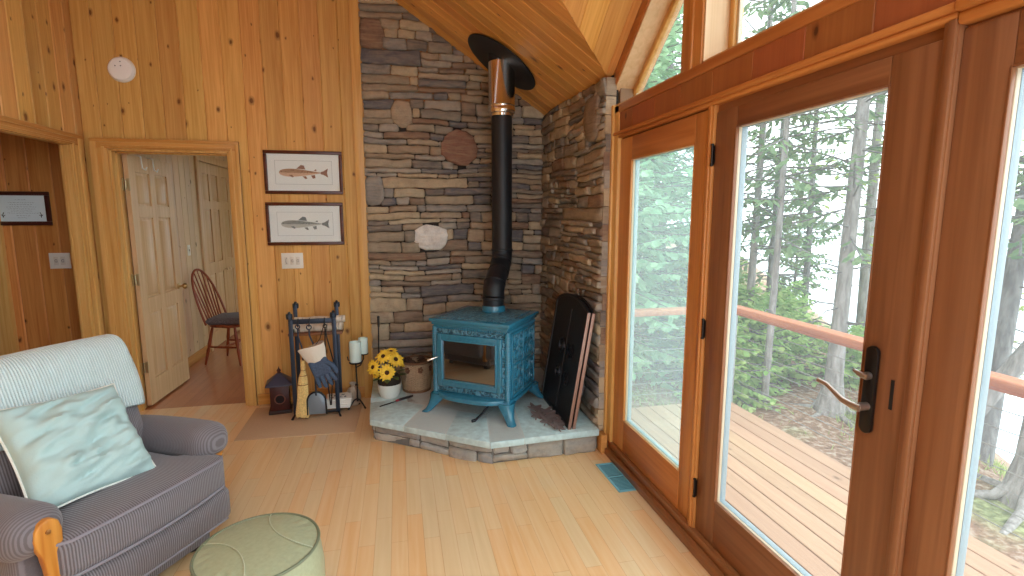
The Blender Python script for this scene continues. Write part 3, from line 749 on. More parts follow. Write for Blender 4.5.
for y0, y1, z0, z1 in ((6.755, 6.84, 0, 2.39), (8.28, 8.365, 0, 2.39), (6.84, 8.28, 2.3, 2.39)): mb.box(BX, BX+0.024, y0, y1, z0, z1)
S(mb.build('trim_17', DOOR_PALE, bevel=0.004))

def panel_leaf(mb, M, W, H, cols, rows, th=0.036):
    """stile-and-rail leaf with raised panels; local x = width, y = thickness, z = height"""
    mb.M = M
    xs = [c for c in cols]; zs = [c for c in rows]
    x_edges = [0] + [e for c in xs for e in c] + [W]; z_edges = [0] + [e for c in zs for e in c] + [H]
    for i in range(0, len(x_edges), 2): mb.box(x_edges[i], x_edges[i+1], 0, th, 0, H)
    for i in range(0, len(z_edges), 2):
        for (a, b) in xs: mb.box(a, b, 0.0004, th-0.0004, z_edges[i], z_edges[i+1])
    for (a, b) in xs:
        for (c, d) in zs:
            mb.box(a, b, th*0.36, th*0.64, c, d)
            for s, y in ((-1, 0.006), (1, th-0.006)):
                q = 0.03
                v = [(a+0.008,th/2,c+0.008),(b-0.008,th/2,c+0.008),(b-0.008,th/2,d-0.008),(a+0.008,th/2,d-0.008),(a+q,y,c+q),(b-q,y,c+q),(b-q,y,d-q),(a+q,y,d-q)]
                f = [(4,5,6,7),(0,1,5,4),(1,2,6,5),(2,3,7,6),(3,0,4,7)]
                if s < 0: mb.add(v, f)
                else: mb.add(v, [t[::-1] for t in f])
    mb.M = Matrix.Identity(4)
W2, H2 = 0.76, 2.135
d2 = thing('door_2', None, None, kind='structure')
M2 = Matrix.Translation((-2.142, 4.852, 0.015)) @ Matrix.Rotation(R(88), 4, 'Z')
mb = MB()
panel_leaf(mb, M2, W2, H2, [(0.105, 0.335), (0.425, 0.655)], [(0.22, 0.80), (0.93, 1.62), (1.72, 2.0)])
lf = mb.build('door_leaf', DOOR_PALE, d2, bevel=0.002, seg=1)
kb = MB(); kb.M = M2
for s in (-1,):
    kb.tube([(0.70, 0.0, 0.955), (0.70, -0.045, 0.955)], 0.009, 10)
    kb.M = M2 @ Matrix.Translation((0.70, -0.058, 0.955)) @ Matrix.Rotation(R(90), 4, 'X')
    kb.lathe([(0.006,-0.02),(0.022,-0.016),(0.028,-0.004),(0.027,0.008),(0.016,0.02),(0.001,0.022)], 18)
    kb.M = M2 @ Matrix.Translation((0.70, -0.003, 0.955)) @ Matrix.Rotation(R(90), 4, 'X')
    kb.lathe([(0.03,-0.003),(0.028,0.003),(0.01,0.006)], 18)
kb.build('door_knob', BRASS, d2)
for z in (1.905, 1.12, 0.36):
    h = MB(); h.tube([(-2.162, 4.83, z-0.042), (-2.162, 4.83, z+0.042)], 0.008, 10)
    h.box(-2.186, -2.166, 4.80, 4.812, z-0.05, z+0.05); h.box(-2.156, -2.138, 4.842, 4.848, z-0.05, z+0.05)
    h.build('hinge', plain('pale_brass', srgb(180,164,130), 0.35, metal=0.9), d2)
for k, yy in enumerate((0.20, 0.40)):
    h = MB(); h.M = M2
    h.tube([(yy, 0.0, 2.137), (yy, -0.008, 2.137), (yy, -0.01, 2.10), (yy+0.004, -0.012, 2.04), (yy+0.006, -0.035, 2.025), (yy+0.006, -0.045, 2.05)], 0.006, 8)
    h.tube([(yy, 0.0, 2.139), (yy, 0.04, 2.139)], 0.006, 8)
    tag(h.build('coat_hook', WHITE), ('white over-the-door coat hook nearer the hinges on the open panelled door' if k == 0 else 'white over-the-door coat hook nearer the knob on the open panelled door'), 'hook', 'coat hooks on the bedroom door')
d3 = thing('door_3', None, None, kind='structure')
for k in range(2):
    mb = MB()
    M3 = Matrix.Translation((BX+0.012, 6.845+0.715*k, 0.012)) @ Matrix.Rotation(R(90), 4, 'Z')
    panel_leaf(mb, M3, 0.71, 2.28, [(0.09, 0.31), (0.4, 0.62)], [(0.2, 0.92), (1.06, 1.72), (1.82, 2.15)])
    lf = mb.build('door_leaf', DOOR_PALE, d3, bevel=0.002, seg=1)
    kb = MB(); kb.M = Matrix.Translation((BX+0.034, 6.845+0.715*k+(0.66 if k == 0 else 0.05), 0.95)) @ Matrix.Rotation(R(90), 4, 'Y')
    kb.lathe([(0.008,-0.03),(0.008,0.0),(0.02,0.012),(0.02,0.022),(0.001,0.03)], 14); kb.build('door_knob', plain('pale_wood_knob%d' % k, srgb(226,200,160), 0.4), lf)
# ------------------------------------------------------------------ hearth
HZ = 0.18
hr = thing('hearth', 'raised stone hearth with blue slate top under the stove', 'hearth')
top = [(-0.25,3.70), (0.545,3.13), (1.328,3.17), (1.328,4.70), (-0.265,4.70)]
base = [(-0.215,3.76), (0.575,3.205), (1.326,3.245), (1.326,4.70), (-0.23,4.70)]
mb = MB(); mb.prism([(x, y, 0) for x, y in base], (0,0,HZ-0.045), 0); mb.build('core', plain('hearth_mortar', srgb(112,110,106), 0.95, bump=0.5, bscale=40), hr)
def ledge(p, q, seed):
    mb = MB(); p, q = Vector((*p, 0)), Vector((*q, 0)); d = (q-p); L = d.length; d.normalize(); n = Vector((d.y, -d.x, 0))
    stone_face(mb, p-n*0.03, d, n, L, HZ-0.048, seed, depth=0.045, wmul=0.42, hs=(0.13,)); return mb
for p, q, s in ((base[0], base[1], 41), (base[1], base[2], 45), (base[4], base[0], 47)):
    ledge(p, q, s).build('ledge_stones', stone_mat('hearth_stone_%d' % s, [(0, srgb(172,172,170)), (0.25, srgb(150,152,154)), (0.5, srgb(184,182,176)), (0.75, srgb(160,156,150))]), hr, smooth=50)
# slate slabs round a brown inlay
inl = [(0.02,4.02), (0.60,3.60), (1.10,4.30), (0.50,4.69), (0.02,4.69)]
slabs = [[(-0.25,3.70),(-0.01,3.53),(0.16,3.91),(0.02,4.02),(-0.05,4.08),(-0.262,4.06)], [(-0.01,3.53),(0.27,3.329),(0.40,3.74),(0.16,3.91)],
         [(0.27,3.329),(0.545,3.13),(0.60,3.60),(0.40,3.74)], [(0.545,3.13),(0.78,3.142),(0.86,3.97),(0.60,3.60)],
         [(0.78,3.142),(1.328,3.17),(1.328,4.0),(0.95,4.09),(0.86,3.97)], [(1.328,4.0),(1.328,4.70),(0.50,4.69),(1.10,4.30),(0.95,4.09)],
         [(-0.262,4.06),(-0.05,4.08),(0.02,4.02),(0.02,4.69),(-0.265,4.70)]]
for i, sl_ in enumerate(slabs):
    mb = MB(); cx = sum(p[0] for p in sl_)/len(sl_); cy = sum(p[1] for p in sl_)/len(sl_)
    sh = [(x+(cx-x)*0.018, y+(cy-y)*0.018, HZ-0.045) for x, y in ccw(sl_)]
    mb.prism(sh, (0,0,0.045-0.0015*(i % 2)), 0, i/7); mb.build('slate_slab', SLATE, hr, bevel=0.003)
mb = MB(); mb.prism([(x+(0.5-x)*0.012, y+(4.1-y)*0.012, HZ-0.045) for x, y in ccw(inl)], (0,0,0.0435)); tag(mb.build('brown_inlay', SLATE_RED, hr, bevel=0.003), 'brown slate inlay')
mb = MB(); mb.prism([(x+(0.4-x)*0.02, y+(3.95-y)*0.02, HZ-0.044) for x, y in ccw(top)], (0,0,0.0425)); mb.build('grout', GROUT, hr)

# ------------------------------------------------------------------ wood stove
ENAMEL = plain('blue_enamel', srgb(48,120,148), 0.22, bump=0.06, bscale=40, vary=0.10, coat=0.6)
def relief_mat():
    m, nt, b = mat('relief_enamel'); L = nt.links
    tc = N(nt, 'ShaderNodeTexCoord')
    no = N(nt, 'ShaderNodeTexNoise', Scale=9.0, Detail=2.0); L.new(tc.outputs['Object'], no.inputs['Vector'])
    ad = mix(nt, 0.12, tc.outputs['Object'], no.outputs['Color'])
    vo = N(nt, 'ShaderNodeTexVoronoi', Scale=34.0, feature='SMOOTH_F1'); L.new(ad, vo.inputs['Vector'])
    s = math_(nt, 'SINE', math_(nt, 'MULTIPLY', vo.outputs['Distance'], 16.0))
    r = ramp(nt, [(0.2, srgb(50,88,106)), (0.55, srgb(60,122,150)), (0.9, srgb(96,150,172))]); L.new(math_(nt, 'MULTIPLY_ADD', s, 0.5, 0.5), r.inputs[0]); L.new(r.outputs[0], b.inputs['Base Color'])
    b.inputs['Roughness'].default_value = 0.3
    bp = N(nt, 'ShaderNodeBump', Strength=0.7, Distance=0.006); L.new(s, bp.inputs['Height']); L.new(bp.outputs[0], b.inputs['Normal'])
    return m
RELIEF = relief_mat()
SC, SR = (0.638, 3.835), R(-35.8)
st = thing('wood_stove', 'blue enamel cast iron wood stove with glass door on the slate hearth', 'wood stove', (SC[0], SC[1], HZ), SR)
ztop = 0.72      # above the hearth
mb = MB(); mb.box(-0.306, 0.306, -0.262, 0.266, 0.135, ztop-0.06); mb.build('body', ENAMEL, st, bevel=0.006)
mb = MB(); mb.box(-0.328, 0.328, -0.30, 0.30, ztop-0.028, ztop); mb.box(-0.314, 0.314, -0.285, 0.287, ztop-0.05, ztop-0.026); mb.box(-0.302, 0.302, -0.27, 0.274, ztop-0.066, ztop-0.048)
tp = mb.build('top_plate', ENAMEL, st, bevel=0.007, seg=3)
mb = MB(); mb.box(-0.272, -0.03, -0.255, 0.25, ztop+0.0005, ztop+0.004); mb.box(0.03, 0.272, -0.255, 0.25, ztop+0.0005, ztop+0.004); mb.box(-0.03, 0.03, -0.255, 0.02, ztop+0.0005, ztop+0.004)
mb.build('top_relief', RELIEF, tp, bevel=0.0015)
mb = MB()
for k in range(36): 
    x = -0.306+0.612*k/35; mb.box(x-0.005, x+0.005, -0.274, -0.256, ztop-0.078, ztop-0.06)
for k in range(32):
    y = -0.25+0.5*k/31
    for s in (-1, 1): mb.box(s*0.309-0.005, s*0.309+0.005, y-0.005, y+0.005, ztop-0.078, ztop-0.06)
mb.build('dentil_trim', ENAMEL, tp, bevel=0.002)
# front: relief bands, rope columns, door
mb = MB(); mb.box(-0.278, 0.278, -0.271, -0.255, ztop-0.112, ztop-0.08); mb.box(-0.278, 0.278, -0.271, -0.255, 0.165, 0.215); mb.box(-0.278, -0.25, -0.27, -0.252, 0.2, 0.62); mb.box(0.25, 0.278, -0.27, -0.252, 0.2, 0.62)
mb.build('front_relief', RELIEF, st, bevel=0.003)
for sx in (-1, 1):
    mb = MB(); mb.tube([(sx*0.298, -0.258, 0.15), (sx*0.298, -0.258, ztop-0.07)], 0.02, 14)
    for k in range(26):
        z = 0.165+0.455*k/25
        mb.tube([(sx*0.298+0.018*math.cos(w), -0.258+0.018*math.sin(w), z+0.006*math.sin(w)) for w in [2*math.pi*i/10 for i in range(10)]], 0.0055, 5, closed=True)
    mb.build('rope_column', ENAMEL, st)
dr = MB()
dz0, dz1, dx = 0.212, 0.608, 0.262
for (x0, x1, z0, z1) in ((-dx, -dx+0.036, dz0, dz1), (dx-0.036, dx, dz0, dz1), (-dx+0.036, dx-0.036, dz0, dz0+0.04), (-dx+0.036, dx-0.036, dz1-0.04, dz1)):
    dr.box(x0, x1, -0.295, -0.26, z0, z1)
for (x0, x1, z0, z1) in ((-dx+0.032, -dx+0.046, dz0+0.04, dz1-0.04), (dx-0.046, dx-0.032, dz0+0.04, dz1-0.04), (-dx+0.05, dx-0.05, dz0+0.036, dz0+0.05), (-dx+0.05, dx-0.05, dz1-0.05, dz1-0.036)):
    dr.box(x0, x1, -0.304, -0.272, z0, z1)
door = dr.build('stove_door', ENAMEL, st, bevel=0.005, seg=3)
mb = MB(); mb.box(-dx+0.04, dx-0.04, -0.284, -0.278, dz0+0.044, dz1-0.044)
SGLASS, nt, b = mat('stove_glass'); b.inputs['Base Color'].default_value = (0.012,0.01,0.009,1); b.inputs['Roughness'].default_value = 0.03; b.inputs['Specular IOR Level'].default_value = 1.0; b.inputs['IOR'].default_value = 2.2; b.inputs['Coat Weight'].default_value = 1.0
mb.build('stove_glass', SGLASS, door)
for z in (0.30, 0.51):
    mb = MB(); mb.tube([(dx+0.008, -0.283, z-0.028), (dx+0.008, -0.283, z+0.028)], 0.011, 12); mb.box(dx-0.01, dx+0.02, -0.28, -0.26, z-0.015, z+0.015)
    mb.build('door_hinge', ENAMEL, door, bevel=0.002)
mb = MB(); mb.tube([(-dx+0.012, -0.29, 0.432), (-dx+0.008, -0.318, 0.432), (-dx-0.008, -0.335, 0.425), (-dx-0.04, -0.352, 0.415)], [0.006, 0.007, 0.0085, 0.009], 12)
mb.lathe([(0.001,-0.012),(0.010,-0.006),(0.010,0.006),(0.001,0.012)], 12, (-dx-0.04, -0.352, 0.415)); mb.build('door_handle', CHROME, door)
mb = MB(); mb.tube([(-0.29, -0.1, 0.47), (-0.33, -0.11, 0.47)], 0.006, 10); mb.lathe([(0.001,-0.014),(0.012,-0.006),(0.012,0.006),(0.001,0.014)], 12, (-0.335, -0.11, 0.47)); mb.build('damper_knob', CHROME, st)
# ash lip: bowed shelf in front
prof = []
for i in range(17):
    t = -1+2*i/16; prof.append((0.275*t, -0.272-0.085*(1-abs(t)**3.2)))
mb = MB(); mb.prism([(x, y, 0.122) for x, y in ([(0.275, -0.24)] + [(-0.275, -0.24)] + prof)], (0, 0, 0.034))
mb.build('ash_lip', ENAMEL, st, bevel=0.006, seg=3)
mb = MB(); mb.box(-0.318, 0.318, -0.28, 0.28, 0.112, 0.148); mb.build('base_rail', ENAMEL, st, bevel=0.008, seg=3)
# sides: framed relief panels with scrolls
def scroll(mb, P, c, r, sgn, d=1):
    pts = []
    for i in range(26):
        t = i/25; w = d*(t*4.2*math.pi); rr = r*(1-0.86*t)
        pts.append(P(c[0]+sgn*rr*math.cos(w), c[1]+rr*math.sin(w)))
    mb.tube(pts, [0.0065*(1-0.5*i/25) for i in range(26)], 5)
for sx in (-1, 1):
    mb = MB(); P = lambda u, z: (sx*0.314, u, z)
    mb.box(min(sx*0.302, sx*0.313), max(sx*0.302, sx*0.313), -0.205, 0.215, 0.17, 0.63); pn = mb.build('side_panel', RELIEF, st, bevel=0.003)
    mb = MB()
    for (u0, u1, z0, z1) in ((-0.215,0.225,0.16,0.178), (-0.215,0.225,0.622,0.64), (-0.215,-0.197,0.16,0.64), (0.207,0.225,0.16,0.64), (-0.2,0.21,0.392,0.408), (-0.004,0.014,0.17,0.63)):
        mb.box(min(sx*0.304, sx*0.321), max(sx*0.304, sx*0.321), u0, u1, z0, z1)
    mb.build('panel_frame', ENAMEL, pn, bevel=0.004)
    for cu in (-0.1, 0.11):
        for cz in (0.285, 0.515):
            for q, (du, dz) in enumerate(((-0.048,-0.052), (0.048,-0.052), (-0.048,0.052), (0.048,0.052))):
                mb = MB(); scroll(mb, P, (cu+du, cz+dz), 0.045, 1 if q % 2 else -1, 1 if q < 2 else -1); mb.build('scroll', ENAMEL, pn)
# cabriole legs
for sx in (-1, 1):
    for sy in (-1, 1):
        mb = MB(); k = 11; vs, fs = [], []
        for i in range(k):
            t = i/(k-1); z = 0.135*(1-t)+0.0*t
            out = 0.276 + 0.024*math.sin(t*math.pi*0.55)+0.05*t**2.4
            if t > 0.92: out += 0.006
            w = 0.046*(1-t)**1.1+0.023+0.008*max(0, t-0.75)*4
            cx, cy = sx*(out+0.0), sy*(out-0.04)
            for j in range(10):
                a = 2*math.pi*j/10
                ca, sa = math.cos(a), math.sin(a)
                vs.append((cx+w*math.copysign(abs(ca)**0.7, ca), cy+w*math.copysign(abs(sa)**0.7, sa), z))
        for i in range(k-1):
            for j in range(10): fs.append((i*10+j, (i+1)*10+j, (i+1)*10+(j+1) % 10, i*10+(j+1) % 10))
        fs += [tuple(range(10)), tuple(range((k-1)*10+9, (k-1)*10-1, -1))]
        mb.add(vs, fs); mb.build('leg', ENAMEL, st, smooth=60)
mb = MB(); mb.tube([(0.165, -0.29, 0.115), (0.13, -0.325, 0.06), (0.085, -0.36, 0.012)], [0.007,0.008,0.009], 10); mb.tube([(0.088, -0.358, 0.014), (0.065, -0.375, 0.008)], 0.011, 10)
tag(mb.build('air_lever', plain('black_lever', srgb(40,40,44), 0.25, metal=0.9), st), 'black and silver lever below the ash lip')
mb = MB(); mb.lathe([(0.088,0),(0.094,0.004),(0.094,0.03),(0.09,0.05)], 32, (0, 0.14, ztop)); mb.build('flue_collar', ENAMEL, st)

# ------------------------------------------------------------------ stove pipe
px0 = Vector((SC[0], SC[1], 0)) + Matrix.Rotation(SR, 3, 'Z') @ Vector((0, 0.14, 0))
px1 = Vector((0.855, 4.27, 0))
sp = thing('stove_pipe', 'black stove pipe with bright chimney section rising from the blue stove to the ceiling', 'stove pipe', (px0.x, px0.y, HZ+ztop+0.045))
W = lambda p: tuple(Vector(p)-Vector(sp.location))
zc = HZ+ztop+0.045
mid = (px0+px1)/2
mb = MB(); mb.tube([W((px0.x, px0.y, zc-0.0)), W((px0.x, px0.y, 1.02))], 0.083, 32); mb.lathe([(0.083,-0.012),(0.089,-0.008),(0.089,0.008),(0.083,0.012)], 32, W((px0.x, px0.y, 1.01)), cap=False); mb.build('lower_pipe', PIPE_BLACK, sp)
el = []
d = (px1-px0)
def bez(t):
    a = Vector((px0.x, px0.y, 1.02)); b_ = Vector((px0.x, px0.y, 1.20)); c = Vector((px1.x, px1.y, 1.16)); e = Vector((px1.x, px1.y, 1.36))
    return a*(1-t)**3 + b_*3*t*(1-t)**2 + c*3*t*t*(1-t) + e*t**3
mb = MB(); mb.tube([W(bez(i/16)) for i in range(17)], 0.085, 32)
for t in (0.22, 0.5, 0.78):
    c = bez(t); tg = (bez(t+0.02)-bez(t-0.02)).normalized()*0.008
    mb.tube([W(c-tg), W(c), W(c+tg)], [0.0855, 0.089, 0.0855], 32)
mb.build('elbow', PIPE_BLACK, sp)
mb = MB(); mb.tube([W((px1.x, px1.y, 1.35)), W((px1.x, px1.y, 2.48))], 0.085, 32); mb.lathe([(0.0855,-0.012),(0.09,-0.008),(0.09,0.008),(0.0855,0.012)], 32, W((px1.x, px1.y, 1.365)), cap=False); mb.build('upper_pipe', PIPE_BLACK, sp)
zpl = eave(px1.x)
mb = MB(); mb.lathe([(0.09,2.452),(0.098,2.455),(0.098,2.475),(0.108,2.48),(0.112,2.49),(0.112,2.515),(0.108,2.52),(0.108,2.535),(0.111,2.54),(0.108,2.545),(0.108,zpl+0.06)], 40, W((px1.x, px1.y, 0))); 
tag(mb.build('chimney_section', plain('polished_steel', (0.78,0.74,0.70), 0.14, metal=1.0), sp), 'shiny steel chimney section')
mb = MB(); mb.lathe([(0.107,zpl-0.02),(0.112,zpl-0.015),(0.112,zpl+0.10)], 40, W((px1.x, px1.y, 0))); mb.build('ceiling_collar', PIPE_BLACK, sp)
mb = MB(); mb.M = Matrix.Translation(W((px1.x, px1.y, zpl-0.022))) @ Matrix(((-Vector((-1,0,MS)).normalized().x, 0, -n1.x, 0), (0, 1, 0, 0), (-Vector((-1,0,MS)).normalized().z, 0, -n1.z, 0), (0,0,0,1)))
mb.lathe([(0.315,-0.006),(0.322,-0.003),(0.322,0.004),(0.10,0.004)], 56); mb.build('ceiling_plate', PIPE_BLACK, sp)

# ------------------------------------------------------------------ folded fire screen
fs_ = thing('fire_screen', 'folded black fireplace screen with arched top leaning on the side stone wall', 'fireplace screen', (1.108, 3.225, HZ))
mesh_black = plain('black_screen_mesh', srgb(22,24,28), 0.65, bump=0.5, bscale=160)
copper = plain('rosy_edge', srgb(158,120,106), 0.4, metal=0.4)
Wd, Hd = 0.70, 0.83
def arch(w0, w1, h, peak, inset=0):
    pts = [(w0+inset, inset), (w1-inset, inset), (w1-inset, h-inset*0.6)]
    for i in range(1, 16):
        t = i/16; u = w1-(w1-w0)*t
        e = math.sin(math.pi*t); pts.append((min(max(u, w0+inset), w1-inset), h + (peak-h)*e**0.75 - inset))
    pts.append((w0+inset, h-inset*0.6)); return pts
lean = Matrix.Rotation(R(9.0), 4, 'Y')
for k, x in enumerate((0.0, 0.034)):
    fr = MB(); fr.M = lean @ Matrix.Translation((x, 0, 0))
    o_, i_ = arch(0, Wd, Hd, Hd+0.075), arch(0, Wd, Hd, Hd+0.075, 0.022)
    kk = len(o_)
    vs = [(0, y, z) for y, z in o_] + [(0, y, z) for y, z in i_] + [(0.018, y, z) for y, z in o_] + [(0.018, y, z) for y, z in i_]
    f = []
    for i in range(kk):
        j = (i+1) % kk
        f += [(i, kk+i, kk+j, j), (2*kk+i, 2*kk+j, 3*kk+j, 3*kk+i), (i, j, 2*kk+j, 2*kk+i), (kk+i, 3*kk+i, 3*kk+j, kk+j)]
    fr.add(vs, f)
    pan = fr.build('panel_frame', plain('black_frame%d' % k, srgb(24,24,28), 0.5), fs_, bevel=0.002)
    ms = MB(); ms.M = fr.M; ms.prism([(0.007, y, z) for y, z in arch(0, Wd, Hd, Hd+0.075, 0.02)], (0.004, 0, 0)); ms.build('mesh_panel', mesh_black, pan)
    ed = MB(); ed.M = fr.M; ed.box(-0.002, 0.02, -0.006, 0.0, 0.0, Hd); ed.build('edge_strip', copper, pan, bevel=0.001)
# scroll decoration on the front panel
ms = MB(); ms.M = lean
for c, r_, s in (((0.2,0.5),0.07,1), ((0.4,0.5),0.07,-1), ((0.2,0.3),0.06,1), ((0.4,0.3),0.06,-1)):
    scroll(ms, lambda u, z: (-0.002, u, z), c, r_, s)
ms.tube([(-0.002, 0.3, 0.06), (-0.002, 0.31, 0.4), (-0.002, 0.3, 0.8)], 0.005, 6)
ms.build('scroll_ornament', plain('dark_scroll', srgb(44,44,50), 0.4, metal=0.5), fs_)

# ------------------------------------------------------------------ cast leaves on the hearth
LEAFM = plain('dark_cast_metal', srgb(124,110,108), 0.45, metal=0.2, bump=0.3, bscale=50)
lg = thing('leaf_ornament', 'string of dark metal maple leaves lying on the slate before the screen', 'leaf ornament', (1.07, 3.42, HZ))
def leaf_mesh(size, seed):
    rng = random.Random(seed); mb = MB(); k = 30; pts = []
    for i in range(k):
        w = 2*math.pi*i/k; lob = 0.78+0.24*math.cos(5*w)+0.06*math.cos(10*w+0.4)
        pts.append((size*lob*math.cos(w), size*lob*math.sin(w)))
    H = lambda x, y: 0.012+0.16*(x*x+y*y)/size*rng.uniform(0.8, 1.1)
    vs = [(0, 0, 0.024)] + [(x*0.5, y*0.5, 0.02) for x, y in pts] + [(x, y, H(x, y)) for x, y in pts]
    vs += [(x, y, z-0.004) for x, y, z in vs]; o = 1+2*k
    f = []
    for i in range(k):
        j = (i+1) % k
        f += [(0, 1+i, 1+j), (1+i, 1+k+i, 1+k+j, 1+j), (o, o+1+j, o+1+i), (o+1+i, o+1+j, o+1+k+j, o+1+k+i), (1+k+i, o+1+k+i, o+1+k+j, 1+k+j)]
    mb.add(vs, f); mb.tube([(0,0,0.02), (-size*0.7, 0.003, 0.014), (-size*1.45, -0.004, 0.006)], [0.005,0.0045,0.006], 6)
    return mb
for k, (x, y, s, rz) in enumerate(((0.985,3.63,0.07,2.0), (1.04,3.545,0.072,0.6), (0.965,3.50,0.062,1.1), (1.06,3.46,0.066,2.2), (1.01,3.385,0.064,0.9), (1.075,3.34,0.058,2.4), (1.045,3.27,0.064,1.6))):
    o = leaf_mesh(s, k).build('leaf', LEAFM, lg, smooth=50); o.location = (x-1.07, y-3.42, 0.0); o.rotation_euler = (R(8)*(-1)**k, R(-10), rz)
mb = MB(); mb.tube([(-0.085,0.21,0.012),(-0.03,0.125,0.012),(-0.09,0.08,0.012),(0.03,0.05,0.012),(-0.015,-0.035,0.012),(0.055,-0.08,0.012),(0.025,-0.14,0.012)], 0.004, 6); mb.build('wire', LEAFM, lg)

# ------------------------------------------------------------------ potted flowers
pf = thing('flower_pot', 'white bowl of yellow daisy flowers with dark centres on the hearth corner', 'potted flowers', (-0.11, 4.17, HZ))
mb = MB(); mb.lathe([(0.062,0),(0.07,0.004),(0.085,0.04),(0.094,0.085),(0.096,0.115),(0.09,0.117),(0.086,0.10),(0.05,0.09),(0.001,0.09)], 36); mb.build('pot', plain('white_glaze', srgb(216,220,214), 0.3), pf)
mb = MB(); mb.lathe([(0.088,0.098),(0.094,0.13),(0.09,0.17),(0.07,0.19),(0.03,0.2),(0.001,0.2)], 24); mb.build('dark_liner', plain('dark_moss', srgb(38,30,22), 0.9, bump=0.8, bscale=60), pf)
PET = plain('yellow_petal', srgb(246,200,60), 0.6, vary=0.16, bscale=30); DISC = plain('brown_disc', srgb(70,38,18), 0.9, bump=0.8, bscale=200); LEAFG = plain('dark_green_leaf', srgb(58,76,40), 0.55, vary=0.25, bscale=20)
def bloom(seed):
    rng = random.Random(seed); mb = MB(); k = 15
    for ring, (ln, lift, off) in enumerate(((0.064, 0.008, 0), (0.052, 0.018, 0.5))):
        for i in range(k):
            w = 2*math.pi*(i+off)/k + rng.uniform(-0.06, 0.06); l = ln*rng.uniform(0.86, 1.06); wd = 0.0095
            c, s = math.cos(w), math.sin(w); dz = rng.uniform(-0.006, 0.006)
            vs = []
            for t, ww, z in ((0.16,0.5,0.0), (0.5,1.0,lift), (0.82,0.8,lift*0.9+dz), (1.0,0.12,lift*0.4+dz*1.6)):
                for q in (-1, 0, 1):
                    a, b_ = l*t, q*ww*wd; vs.append((a*c-b_*s, a*s+b_*c, z-0.003*abs(q)))
            f = [(r*3+q, (r+1)*3+q, (r+1)*3+q+1, r*3+q+1) for r in range(3) for q in range(2)]
            mb.add(vs, f)
    return mb
def stemmed(c, aim, size, seed, stem_to):
    o = bloom(seed).build('bloom', PET, pf, smooth=60); o.location = c; o.scale = (size*1.15,)*3
    o.rotation_mode = 'QUATERNION'; o.rotation_quaternion = Vector(aim).to_track_quat('Z', 'Y')
    d_ = MB(); d_.lathe([(0.016,0.0),(0.018,0.006),(0.013,0.013),(0.001,0.015)], 14); dd = d_.build('flower_disc', DISC, o)
    s_ = MB(); s_.tube([stem_to, tuple((Vector(stem_to)+Vector(c))/2+Vector((0,0,0.02))), tuple(Vector(c)-Vector(aim).normalized()*0.004)], 0.003, 6); s_.build('stem', LEAFG, pf)
for k, (c, aim, s) in enumerate((((-0.015,-0.075,0.225), (0.1,-0.9,0.35), 0.98), ((0.055,-0.02,0.315), (0.45,-0.75,0.6), 0.98), ((-0.04,-0.02,0.345), (-0.3,-0.7,0.75), 0.92), ((-0.12,-0.035,0.265), (-0.65,-0.7,0.35), 0.9),
        ((-0.105,0.01,0.20), (-0.8,-0.6,0.1), 0.75), ((0.02,0.04,0.365), (0.1,-0.3,1.0), 0.8), ((0.09,0.05,0.27), (0.8,-0.3,0.5), 0.75), ((-0.06,0.06,0.33), (-0.4,0.3,0.9), 0.75))):
    stemmed(c, aim, s, k, (c[0]*0.25, c[1]*0.25, 0.18))
for k, (x, y, z, rz, tilt) in enumerate(((0.085,-0.03,0.21,-0.3,0.25), (0.10,0.01,0.17,0.2,0.05), (-0.02,-0.09,0.17,-1.6,-0.15), (-0.09,-0.05,0.165,-2.6,0.0), (0.05,-0.08,0.18,-1.0,-0.05), (0.02,0.09,0.24,1.3,0.4))):
    mb = MB(); vs, f = [], []
    for i in range(6):
        t = i/5; w = 0.026*math.sin(math.pi*(0.08+0.9*t))
        for q in (-1, 0, 1): vs.append((0.085*t, q*w, 0.012*math.sin(t*3)-(0.006 if q else 0)))
    for i in range(5):
        for q in range(2): f.append((i*3+q, (i+1)*3+q, (i+1)*3+q+1, i*3+q+1))
    mb.add(vs, f); o = mb.build('leaf', LEAFG, pf, smooth=60); o.location = (x*0.6, y*0.6, z); o.rotation_euler = (0, -tilt, rz)

# ------------------------------------------------------------------ basket with cones
RUST = plain('rust_decoration', srgb(110,70,46), 0.6)
BW = plain('woven_beige', srgb(168,142,114), 0.8, vary=0.15, bscale=60)
bk = thing('basket', 'beige woven crock-shaped basket between the flowers and the stove', 'basket', (0.115, 4.31, HZ))
mb = MB(); n_ = 44; prof = []; H_ = 0.25
vs, f = [], []; rows = 26
for i in range(rows+1):
    z = 0.012+(H_-0.012)*i/rows; rad = 0.112+0.02*math.sin(min(1, z/H_)*2.2)
    for j in range(n_*2):
        w = 2*math.pi*j/(n_*2); r_ = rad+0.0035*(1 if (i+j//2) % 2 else -1)*(0 if i in (0, rows) else 1)
        vs.append((r_*math.cos(w), r_*math.sin(w), z))
for i in range(rows):
    for j in range(n_*2):
        j2 = (j+1) % (n_*2); f.append((i*n_*2+j, i*n_*2+j2, (i+1)*n_*2+j2, (i+1)*n_*2+j))
mb.add(vs, f); mb.build('weave', BW, bk, smooth=25)
mb = MB(); mb.lathe([(0.10,0.0),(0.118,0.0),(0.12,0.02),(0.11,0.022),(0.001,0.022)], 40); mb.build('base', plain('basket_base', srgb(120,84,56), 0.6), bk)
mb = MB(); mb.tube([(0.131*math.cos(2*math.pi*i/36), 0.131*math.sin(2*math.pi*i/36), 0.255) for i in range(36)], 0.010, 8, closed=True); mb.build('rim', plain('basket_rim', srgb(110,78,54), 0.7, bump=0.4, bscale=90), bk)
